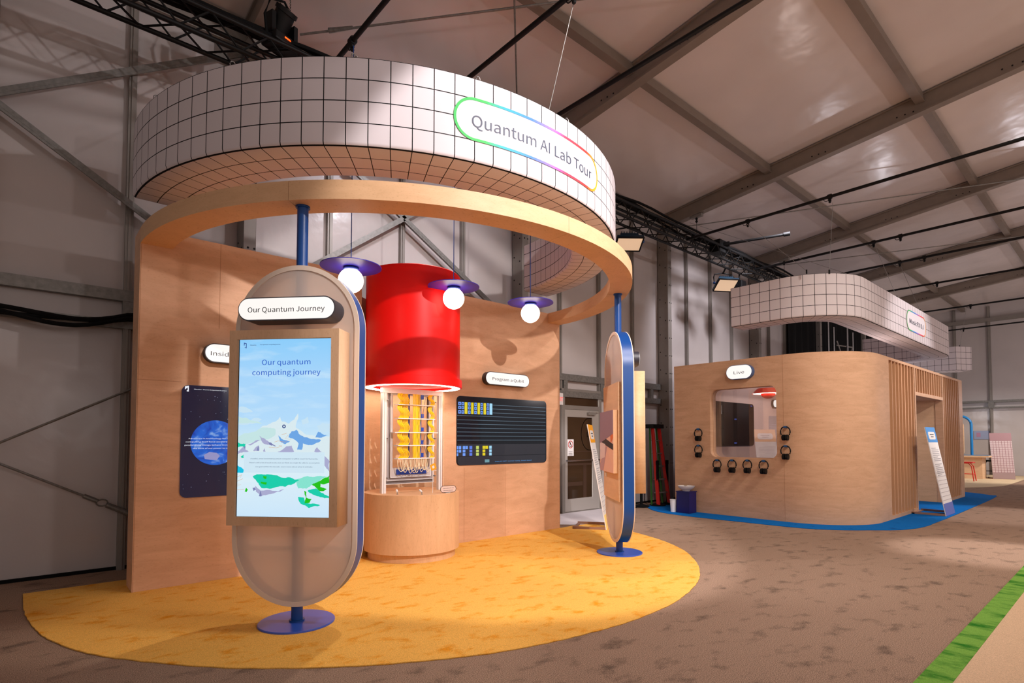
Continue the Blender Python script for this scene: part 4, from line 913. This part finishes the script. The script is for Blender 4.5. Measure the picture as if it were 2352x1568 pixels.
for x, y0 in ((2.0, 7.3), (6.68, 7.0), (11.33, 6.6), (16.0, 6.6)):
    tube_lab = {2.0: 'short black hanger clamped under the second rafter', 6.68: 'grey beam clamp with black shackle under the first visible rafter', 11.33: 'grey beam clamp with black shackle under the middle rafter', 16.0: 'grey beam clamp with black shackle under the far rafter'}[x]
    t = thing('beam_clamp', tube_lab, 'clamp', (x+.075, y0, zr(y0)-.0))
    part('bracket', M_ALU, t, lambda b: box2(b, (-.05, -.14, -.06), (.05, .14, 0)), 0)
    part('shackle', M_BLK, t, lambda b: (ball(b, (0, 0, -.09), .03, 10), ball(b, (0, 0, -.15), .03, 10), tube(b, (0, 0, -.16), (0, 0, -.95 if x > 7 else -.25), .006, 6)))
# floodlights hung below the truss
def flood(loc, aim, label):
    t = empty('flood_light', loc); d = Vector(aim); t.rotation_euler = d.to_track_quat('-Z', 'Y').to_euler()
    tag(t, label, 'stage light', 'flood lights on the truss')
    part('housing', mat('flood teal', (16, 44, 62), .4), t, lambda b: (box2(b, (-.25, -.19, 0), (.25, .19, .05)), box2(b, (-.17, -.13, .05), (.17, .13, .15)), [box2(b, (-.16+.05*k, -.13, .15), (-.15+.05*k, .13, .19)) for k in range(7)]), 0)
    part('lit_panel', M_FLOOD, t, lambda b: box2(b, (-.235, -.175, -.006), (.235, .175, 0)), 0)
    part('bezel', M_BLK, t, lambda b: shape(b, [(-.255, -.195), (.255, -.195), (.255, .195), (-.255, .195)], .02, [[(-.23, -.17), (.23, -.17), (.23, .17), (-.23, .17)]], Matrix.Translation((0, 0, -.006))), 0)
    part('yoke', M_BLK, t, lambda b: ptube(b, [(-.27, 0, .06), (-.27, .05, .2), (-.22, .06, .30), (0, .07, .34), (.22, .06, .30), (.27, .05, .2), (.27, 0, .06)], .014, 8))
    for sx in (-1, 1): part('knob', M_BLUE, t, lambda b, sx=sx: tube(b, (sx*.30, 0, .06), (sx*.26, 0, .06), .025, 10))
    inv = (Matrix.Translation(loc) @ t.rotation_euler.to_matrix().to_4x4()).inverted()
    part('clamp', M_BLK, t, lambda b: tube(b, (0, .07, .33), inv @ Vector((loc[0], 6.40, 5.49)), .02, 10))
    return t
flood((12.33, 6.40, 5.08), (-.35, -.55, -1), 'dim amber flood light under the truss left of the pavilion canopy')
flood((8.50, 6.33, 5.14), (-.25, -.3, -1), 'amber flood light under the truss peeking past the plywood ring')
t = thing('hanging_fixture', 'small black fixture hanging under the truss beside the flood light', 'stage light', (13.1, 6.45, 5.0))
part('body', M_BLK, t, lambda b: (box2(b, (-.12, -.12, 0), (.12, .12, .33)), bevel(b, .02, 2)), 0)
part('bracket', M_BLK, t, lambda b: (tube(b, (0, 0, .33), (0, 0, .52), .02, 8)))
mh = thing('moving_head_light', 'black moving head spotlight standing on top of the truss at upper left', 'stage light', (2.06, 6.26, 5.80), R(20))
part('base', M_BLK, mh, lambda b: (box2(b, (-.17, -.13, 0), (.17, .13, .11)), bevel(b, .02, 2)), 0)
part('yoke', M_BLK, mh, lambda b: (box2(b, (-.17, -.06, .1), (-.12, .06, .34)), box2(b, (.12, -.06, .1), (.17, .06, .34)), box2(b, (-.17, -.06, .1), (.17, .06, .14))), 0)
part('lamp_head', M_BLK, mh, lambda b: (tube(b, (0, .10, .22), (0, -.06, .40), .105, 24), tube(b, (0, -.06, .40), (0, -.09, .435), .12, 24)))
part('lens', mat('lamp lens', (70, 60, 60), .15), mh, lambda b: tube(b, (0, -.09, .435), (0, -.095, .44), .085, 24))
part('display_light', mat('led red', (255, 90, 20), .4, emit=2, ecol=(255, 80, 20)), mh, lambda b: box2(b, (-.06, -.135, .06), (.06, -.13, .075)), 0)
part('power_lead', M_BLKM, mh, lambda b: ptube(b, [(-.2, -.02, .02), (-.24, -.03, .25), (-.18, -.04, .46), (0, -.04, .54), (.12, -.02, .45)], .014, 8))
b = BM()
for k in range(40): ptube(b, [(2.13+.008*math.cos(j*PI/4)*(k % 2 == 0), 6.2+.008*math.cos(j*PI/4)*(k % 2), 6.24+.016*k+.010*math.sin(j*PI/4)) for j in range(8)], .002, 4, True)
tag(build('hoist_chain', b, M_BLK), 'black hoist chain rising from the moving head spotlight to the roof', 'chain')
t = thing('pipe_stub', 'short black pipe arm clamped on the truss above the pavilion canopy', 'pipe')
part('arm', M_BLK, t, lambda b: (tube(b, (11.75, 6.3, 5.86), (12.2, 4.95, 5.86), .03, 12), tube(b, (12.18, 5.0, 5.86), (12.22, 4.88, 5.86), .045, 12)))
part('clamp', M_BLK, t, lambda b: (box2(b, (11.6, 6.15, 5.68), (11.95, 6.4, 5.95)), tube(b, (11.7, 6.4, 5.86), (11.85, 6.05, 5.86), .06, 12)), 0)

# ------------------------------------------------------------------ slatted pavilion
pv = thing('pavilion', 'plywood pavilion with a listening window, headphones and slatted doorway', 'pavilion')
PX, PYS, PH, PT = 10.07, 3.03, 2.955, .22
RC = 1.15
def west(b):
    shape(b, [(4.18, .0105), (6.38, .0105), (6.38, PH), (4.18, PH)], PT, [rrect(1.275, 1.31, .12, 6, 4.951, 1.765)], Matrix(((0, 0, 1, PX+PT/2), (1, 0, 0, 0), (0, 1, 0, 0), (0, 0, 0, 1))))
M_PLYW = wood('pavilion plywood', (214, 172, 138), (1, 1, 5.0), .12)
part('window_wall', M_PLYW, pv, west, 0)
part('corner_wall', M_PLYW, pv, lambda b: sweep(b, lpath([('a', (PX+RC, PYS+RC), RC, PI, 1.5*PI), ('l', (PX+RC, PYS), (11.80, PYS), (0, -1))]), [(0, PH, 0), (0, .0105, 1), (-.2, .0105, 1.1), (-.2, PH, 2)], uvs=False))
part('reveal_seam', MATS['seam'], pv, lambda b: shape(b, rrect(1.275, 1.31, .12, 6, 4.951, 1.765), .004, [rrect(1.268, 1.303, .12, 6, 4.951, 1.765)], Matrix(((0, 0, 1, PX+PT/2), (1, 0, 0, 0), (0, 1, 0, 0), (0, 0, 0, 1)))), 0)
part('panel_seams', MATS['seam'], pv, lambda b: box2(b, (PX-.001, 4.192, 0), (PX+.001, 4.195, PH)), 0)
def glass_mat():
    m = bpy.data.materials.new('window glass'); m.use_nodes = True; nt = m.node_tree; L = nt.links.new
    tr_ = nt.nodes.new('ShaderNodeBsdfTransparent'); gl = nt.nodes.new('ShaderNodeBsdfGlossy'); gl.inputs['Roughness'].default_value = .0
    mx = nt.nodes.new('ShaderNodeMixShader'); mx.inputs[0].default_value = .16
    L(tr_.outputs[0], mx.inputs[1]); L(gl.outputs[0], mx.inputs[2]); L(mx.outputs[0], nt.nodes['Material Output'].inputs[0]); return m
part('window_glass', glass_mat(), pv, lambda b: box2(b, (PX+PT-.004, 4.30, 1.1), (PX+PT, 5.6, 2.43)), 0)
def sframe(b):
    box2(b, (11.80, PYS, 2.905), (17.60, PYS+.13, PH)); box2(b, (11.80, PYS, 0.0), (13.52, PYS+.13, .075)); box2(b, (15.92, PYS, 0), (17.6, PYS+.13, .075))
    box2(b, (13.50, PYS-.004, 0), (13.57, PYS+.14, 2.91)); box2(b, (15.85, PYS-.004, 0), (15.92, PYS+.14, 2.91)); box2(b, (13.57, PYS-.004, 2.35), (15.85, PYS+.14, 2.42))
    box2(b, (17.55, PYS-.002, 0), (17.96, PYS+.2, PH))
part('slat_frame', M_PLYW, pv, sframe, 0)
part('backing_panel', wood('shade-dark backing wood', (126, 78, 46), (5, 5, .7), .1), pv, lambda b: (box2(b, (11.80, PYS+.205, 0.0105), (13.55, PYS+.25, PH)), box2(b, (15.95, PYS+.205, 0.0105), (17.9, PYS+.25, PH)), box2(b, (13.5, PYS+.205, 2.42), (15.95, PYS+.25, PH))), 0)  # wood coloured dark to give the shade between the slats
sb = BM(); box2(sb, (0, 0, 0), (.044, .20, 1)); s0 = build('slat', sb, M_SLAT, pv, 0)
first = True
for k in range(27):
    if k < 8: x, z0, z1 = 11.985+.205*k, .075, 2.905
    elif k < 19: x, z0, z1 = 13.70+.199*(k-8), 2.42, 2.905
    else: x, z0, z1 = 16.06+.195*(k-19), .075, 2.905
    o = s0 if first else s0.copy()
    if not first: COL.objects.link(o); o.parent = pv
    first = False
    o.location = (x, PYS+.004, z0); o.scale = (1, 1, z1-z0)
M_INW = mat('interior panel', (206, 176, 166), .7, noise=.03, nscale=3)
part('inner_wall', M_INW, pv, lambda b: (box2(b, (10.3, 6.28, .0105), (18.0, 6.37, PH)), box2(b, (17.9, 3.29, .0105), (17.98, 6.28, PH))), 0)
part('door_jamb', M_PLYL, pv, lambda b: (box2(b, (15.86, PYS+.14, 0), (15.93, PYS+.95, 2.36)), box2(b, (13.5, PYS+.14, 2.36), (15.93, PYS+.95, 2.42))), 0)
lamp('pavilion_lamp', 'POINT', (13.6, 4.2, 2.75), 45, (1, .82, .76), size=.2)
light_sign('light_sign', (PX-.002, 4.945, 2.706), R(-90), .50, .265, .10, 'Live', .20, 'white pill sign over the pavilion listening window', house=mat('steel blue housing', (70, 96, 140), .4), size=.14)
dsp = thing('wall_display', 'black display on the inner wall seen through the pavilion window', 'display', (12.38, 6.28, 1.805))
part('screen', mat('screen off', (10, 10, 12), .2, emit=.25, ecol=(22, 20, 24)), dsp, lambda b: shape(b, rrect(1.90, 1.0, .09), .03, (), Matrix.Translation((0, -.015, 0)) @ XZ), 0)
part('screen_marks', em('mark blue', (60, 90, 190), .5), dsp, lambda b: (box2(b, (.78, -.032, .44), (.87, -.031, .465)), box2(b, (-.05, -.032, -.45), (.07, -.031, -.42)), box2(b, (-.03, -.032, .10), (.08, -.031, .13))), 0)
t = thing('pendant_lamp', 'red dome lamp inside the pavilion seen through its window', 'pendant lamp', (11.15, 4.93, 2.32))
part('shade', M_RED, t, lambda b: lathe(b, [(.0, .16), (.20, .15), (.26, .09), (.30, .045), (.297, .045), (.25, .09), (0, .13)], 48))
part('light_disc', M_GLOBE, t, lambda b: lathe(b, [(0, .052), (.285, .052), (.285, .048), (0, .048)], 48))
part('globe', M_RED, t, lambda b: ball(b, (0, 0, .045), .135, 28, (1, 1, .75)))
light_sign('light_sign', (14.82, 6.278, 2.37), 0, .95, .20, .06, None, .6, 'white pill sign on the inner pavilion wall at window right edge')
# headphones
def headphones(loc, label):
    t = thing('headphones', label, 'headphones', loc, R(-90), 'headphones hanging on the pavilion wall')
    part('headband', M_BLK, t, lambda b: ptube(b, [(.082*math.cos(R(-35+250*j/24)), -.05, .10+.092*math.sin(R(-35+250*j/24))) for j in range(25)], .011, 8))
    for s in (-1, 1):
        part('ear_cup', M_BLK, t, lambda b: (tube(b, (s*.012, -.05-.002, .0), (s*.012+s*.035, -.05, .0), .052, 20), tube(b, (s*.006, -.05, 0), (s*.014, -.05, 0), .046, 20)))
    part('wall_hook', mat('hook blue', (40, 96, 150), .4), t, lambda b: (box2(b, (-.025, -.07, .165), (.025, 0, .178)), box2(b, (-.025, -.07, .165), (.025, -.062, .20))), 0)
    return t
HP = [((5.82, 1.47), 'headphones left of the pavilion window, upper pair'), ((5.82, 1.145), 'headphones left of the pavilion window, lower pair'), ((5.43, .87), 'headphones below the pavilion window, first from the left'), ((5.13, .875), 'headphones below the pavilion window, second from the left'),
      ((4.835, .88), 'headphones below the pavilion window, third from the left'), ((4.535, .88), 'headphones below the pavilion window, rightmost of four'), ((4.145, 1.485), 'headphones right of the pavilion window, upper pair'), ((4.145, 1.15), 'headphones right of the pavilion window, lower pair')]
h0 = None
for (y, z), lb in HP:
    if h0 is None: h0 = headphones((PX, y, z), lb)
    else: dup(h0, (PX, y, z), None, lb)

# leaning information boards
def board(loc, rz, w_, top, foot, label, kind):
    t = thing('information_board', label, 'information board', loc, rz, None)
    H = 1.72; ln = R(10)
    Tm = Matrix.Rotation(-ln, 4, 'X')
    def pl(b, x0, x1, z0, z1, y=-.0): 
        bb = BM(); box2(bb, (x0, y-.0015, z0), (x1, y+.0015, z1)); bb.transform(Tm); me = bpy.data.meshes.new('t'); bb.to_mesh(me); bb.free(); b.from_mesh(me); bpy.data.meshes.remove(me)
    def fullb(b):
        box2(b, (-w_/2, 0, .012), (w_/2, .014, H)); b.transform(Tm)
    part('board', M_WHITE if kind == 'text' else mat('rose board', (190, 168, 168), .6), t, fullb, 0)
    part('header_band', top, t, lambda b: pl(b, -w_/2, w_/2, H-.30, H, -.0015), 0)
    part('footer_band', foot, t, lambda b: pl(b, -w_/2, w_/2, .013, .24, -.0015), 0)
    if kind == 'text':
        def pil(b): shape(b, rrect(w_*.72, .15, .06, 6, 0, H-.17), .002, (), Matrix.Translation((0, -.004, 0)) @ XZ); b.transform(Tm)
        part('title_pill', M_WHITE, t, pil, 0)
        part('title_lines', M_LETTER, t, lambda b: (pl(b, -w_*.2, w_*.2, H-.155, H-.14, -.006), pl(b, -w_*.14, w_*.14, H-.20, H-.185, -.006)), 0)
        part('text_lines', mat('print grey', (150, 150, 158), .7), t, lambda b: [pl(b, -w_*.36, w_*(.36 if k % 5 else .1), H-.42-.035*k, H-.412-.035*k, -.0025) for k in range(16) if k != 8], 0)
        part('grid_lines', mat('line grey', (170, 160, 165), .7), t, lambda b: [pl(b, -w_/2, w_/2, .30+.075*k, .304+.075*k, -.0025) for k in range(8)], 0)
    else:
        part('grid_lines', mat('line rose', (150, 104, 110), .7), t, lambda b: ([pl(b, -w_/2, w_/2, .25+.085*k, .258+.085*k, -.0025) for k in range(14)], [pl(b, -w_/2+.085*k, -w_/2+.008+.085*k, .24, H-.30, -.0025) for k in range(1, 8)]), 0)
    part('floor_plate', mat('board foot', (150, 112, 92), .5), t, lambda b: (box2(b, (-w_/2, .02, .011), (-w_/2+.02, .55, .05)), box2(b, (w_/2-.02, .02, .011), (w_/2, .55, .05)), box2(b, (-w_/2, .5, .011), (w_/2, .55, .03))), 0)
    return t
a = R(33)
board((7.00+.28*math.cos(a), 5.68+.28*math.sin(a), 0), a, .56, M_ORANGE, mat('footer glow tint', (250, 222, 130), .5), 'yellow and white information board leaning by the exit door', 'text')  # footer colour holds the yellow glow at the board's base
board((13.40, 2.48, 0), 0, .72, mat('sky header', (44, 140, 216), .5), mat('indigo footer', (96, 112, 190), .5), 'blue and white information board outside the slatted doorway', 'text')
board((26.9, 3.39, 0), R(-66), .64, mat('mauve header', (150, 112, 116), .6), mat('mauve footer', (150, 124, 122), .6), 'mauve grid-patterned board standing on the far cream carpet', 'grid')

# things at the pavilion corner
t = thing('floor_bin', 'navy blue box stand at the near corner of the pavilion', 'box', (9.86, 6.0, .0105), R(0))
part('body', M_NAVY, t, lambda b: box2(b, (-.13, -.14, 0), (.13, .14, .405)), 0)
part('lid', M_NAVY, t, lambda b: box2(b, (-.14, -.15, .405), (.14, .15, .425)), 0)
t = thing('bowl', 'white shallow bowl on the navy box stand', 'bowl', (9.86, 6.0, .436))
part('shell', M_WHITE, t, lambda b: lathe(b, [(0, 0), (.07, 0), (.075, .015), (.14, .06), (.165, .10), (.16, .10), (.135, .065), (.07, .025), (0, .022)], 40))
for k, (dx, dy) in enumerate(((-.04, .05), (.03, -.02), (-.01, .0), (.06, .05))):
    b = BM(); box(b, (9.86+dx, 6.0+dy, .500+.012*k), (.06, .04, .012), Matrix.Rotation(.5*k, 3, 'Z') @ Matrix.Rotation(.3, 3, 'X'))
    tag(build('sachet', b, (M_WHITE, mat('sachet tan', (196, 170, 140), .5))[k % 2], None, 0), 'small wrapped sachet in the white bowl', 'sachet', 'sachets in the white bowl')
t = thing('waste_bin', 'small white bin tucked left of the navy box stand', 'bin', (9.78, 6.24, .0105))
part('body', M_WHITE, t, lambda b: tube(b, (0, 0, 0), (0, 0, .235), .055, 20, .07))
part('rim', M_WHITE, t, lambda b: tube(b, (0, 0, .235), (0, 0, .247), .074, 20))
ld = thing('step_ladder', 'folded red step ladder leaning by the tent column behind the standing sign', 'ladder')
M_LRED = mat('ladder red', (196, 24, 14), .5)
for (tp, bt) in (((10.60, 7.28, 1.72), (10.36, 6.98, .01)), ((10.84, 7.28, 1.72), (10.78, 6.98, .01))):
    part('rail', M_LRED, ld, lambda b, tp=tp, bt=bt: beam(b, tp, bt, .03, .075, (0, 1, 0)), 0)
    part('rear_rail', mat('ladder green', (40, 96, 24), .5), ld, lambda b, tp=tp, bt=bt: beam(b, (tp[0]-.05, tp[1]+.04, tp[2]), (bt[0]-.05, bt[1]+.14, .01), .025, .03, (0, 1, 0)), 0)
for k in range(5):
    f = (k+1)/6
    part('step', M_ALU, ld, lambda b, f=f: box2(b, (10.36+.24*f, 6.97+.3*f, .01+1.71*f-.02), (10.78+.06*f, 7.06+.3*f, .01+1.71*f)), 0)
part('top_cap', M_BLK, ld, lambda b: box2(b, (10.52, 7.20, 1.70), (10.92, 7.42, 1.79)), 0)
for (x, y), lb in (((10.02, 7.18), 'black stanchion post leftmost beside the ladder'), ((10.45, 7.06), 'black stanchion post in front of the ladder'), ((10.82, 7.06), 'black stanchion post right of the ladder front'), ((9.75, 7.30), 'black stanchion post half hidden behind the standing sign')):
    t = thing('stanchion', lb, 'post', (x, y, .0), 0, 'black stanchion posts by the tent wall')
    part('base', M_BLKM, t, lambda b: lathe(b, [(0, .0105), (.17, .0105), (.17, .03), (.05, .06), (0, .06)], 32))
    part('post', M_BLKM, t, lambda b: (tube(b, (0, 0, .05), (0, 0, .97), .03, 16), tube(b, (0, 0, .9), (0, 0, .99), .036, 16)))
# dark opening given by an added black sheet, and silver tower truss
t = thing('dark_opening_sheet', 'added black drape behind the pavilion', 'dark sheet')
def backdrop(b):
    n = 90; top, bot = [], []
    for i in range(n+1):
        x = 18.35+8.4*i/n; y = 7.44+.05*math.sin(i*1.1); top.append(b.verts.new((x, y, 5.9))); bot.append(b.verts.new((x, y, .03)))
    for i in range(n): b.faces.new((bot[i], bot[i+1], top[i+1], top[i]))
part('surface', M_BLKM, t, backdrop)
t2 = thing('tower_truss', 'silver truss tower standing before the black drape', 'truss', (20.6, 6.9, 0))
for x, y in ((-.4, 0), (.7, .2), (1.1, -.1), (2.3, .1)):
    part('upright', M_CHROME, t2, lambda b, x=x, y=y: tube(b, (x, y, 0), (x, y, 5.4), .035, 14))
for (p, q) in (((.7, 4.9), (2.3, 3.3)), ((1.1, 3.3), (2.3, 4.9)), ((.7, 4.75), (2.3, 4.85)), ((-.4, 3.6), (.7, 4.4))):
    part('cross_brace', M_ALU, t2, lambda b, p=p, q=q: tube(b, (p[0], .1, p[1]), (q[0], .1, q[1]), .022, 10))

# ------------------------------------------------------------------ far table area
t = thing('table', 'long wood table with blue top edge in the far area', 'table', (0, 0, 0))
part('tabletop', M_PLYL, t, lambda b: box2(b, (26.2, 3.72, .80), (27.2, 5.6, .865)), 0)
part('top_surface', mat('table blue', (60, 130, 180), .4), t, lambda b: box2(b, (26.2, 3.72, .865), (27.2, 5.6, .872)), 0)
part('pedestal_box', M_PLYL, t, lambda b: box2(b, (26.35, 3.92, .009), (27.1, 5.4, .80)), 0)
t = thing('blue_arch', 'bright blue tube arch rising behind the far table', 'arch')
part('tube', mat('arch blue', (14, 120, 184), .4), t, lambda b: ptube(b, [(26.9, 5.3, 2.34), (26.9, 4.62, 2.34)]+[(26.9, 4.62-.33*math.sin(PI/2*j/8), 2.01+.33*math.cos(PI/2*j/8)) for j in range(1, 9)]+[(26.9, 4.29, .88)], .045, 12))
t = thing('wood_headboard', 'pale rounded wood panel standing on the far table', 'panel')
part('panel', M_PLYL, t, lambda b: shape(b, rrect(1.2, 1.22, .12, 6, 5.06, 1.49), .06, (), Matrix(((0, 0, 1, 26.6), (1, 0, 0, 0), (0, 1, 0, 0), (0, 0, 0, 1)))), 0)
def stool(loc, m, label, h=.66):
    t = thing('stool', label, 'stool', loc)
    part('seat', m, t, lambda b: (box2(b, (-.22, -.22, h-.03), (.22, .22, h))), 0)
    for sx in (-1, 1):
        part('leg_frame', m, t, lambda b, sx=sx: ptube(b, [(sx*.2, -.24, 0), (sx*.17, -.18, h-.15), (sx*.17, -.10, h-.04), (sx*.17, .10, h-.04), (sx*.17, .18, h-.15), (sx*.2, .24, 0)], .016, 8))
    part('footrest', m, t, lambda b: (tube(b, (-.19, -.22, .25), (.19, -.22, .25), .014, 8), tube(b, (-.19, .22, .25), (.19, .22, .25), .014, 8), tube(b, (-.19, -.22, .25), (-.19, .22, .25), .014, 8)))
stool((24.9, 4.15, .0085), mat('stool red', (210, 30, 20), .4), 'red metal stool on the near side of the far table')
stool((27.75, 3.9, .0085), M_BLK, 'black metal stool at the right end of the far table')
t = thing('wall_poster', 'faint pale blue poster on the far tent wall', 'poster')
part('sheet', mat('poster blue', (150, 160, 190), .6), t, lambda b: box2(b, (XE-.02, 4.2, 1.46), (XE-.005, 4.72, 1.82)), 0)
part('pink_mark', mat('poster pink', (176, 130, 160), .6), t, lambda b: box2(b, (XE-.024, 4.5, 1.56), (XE-.021, 4.63, 1.74)), 0)
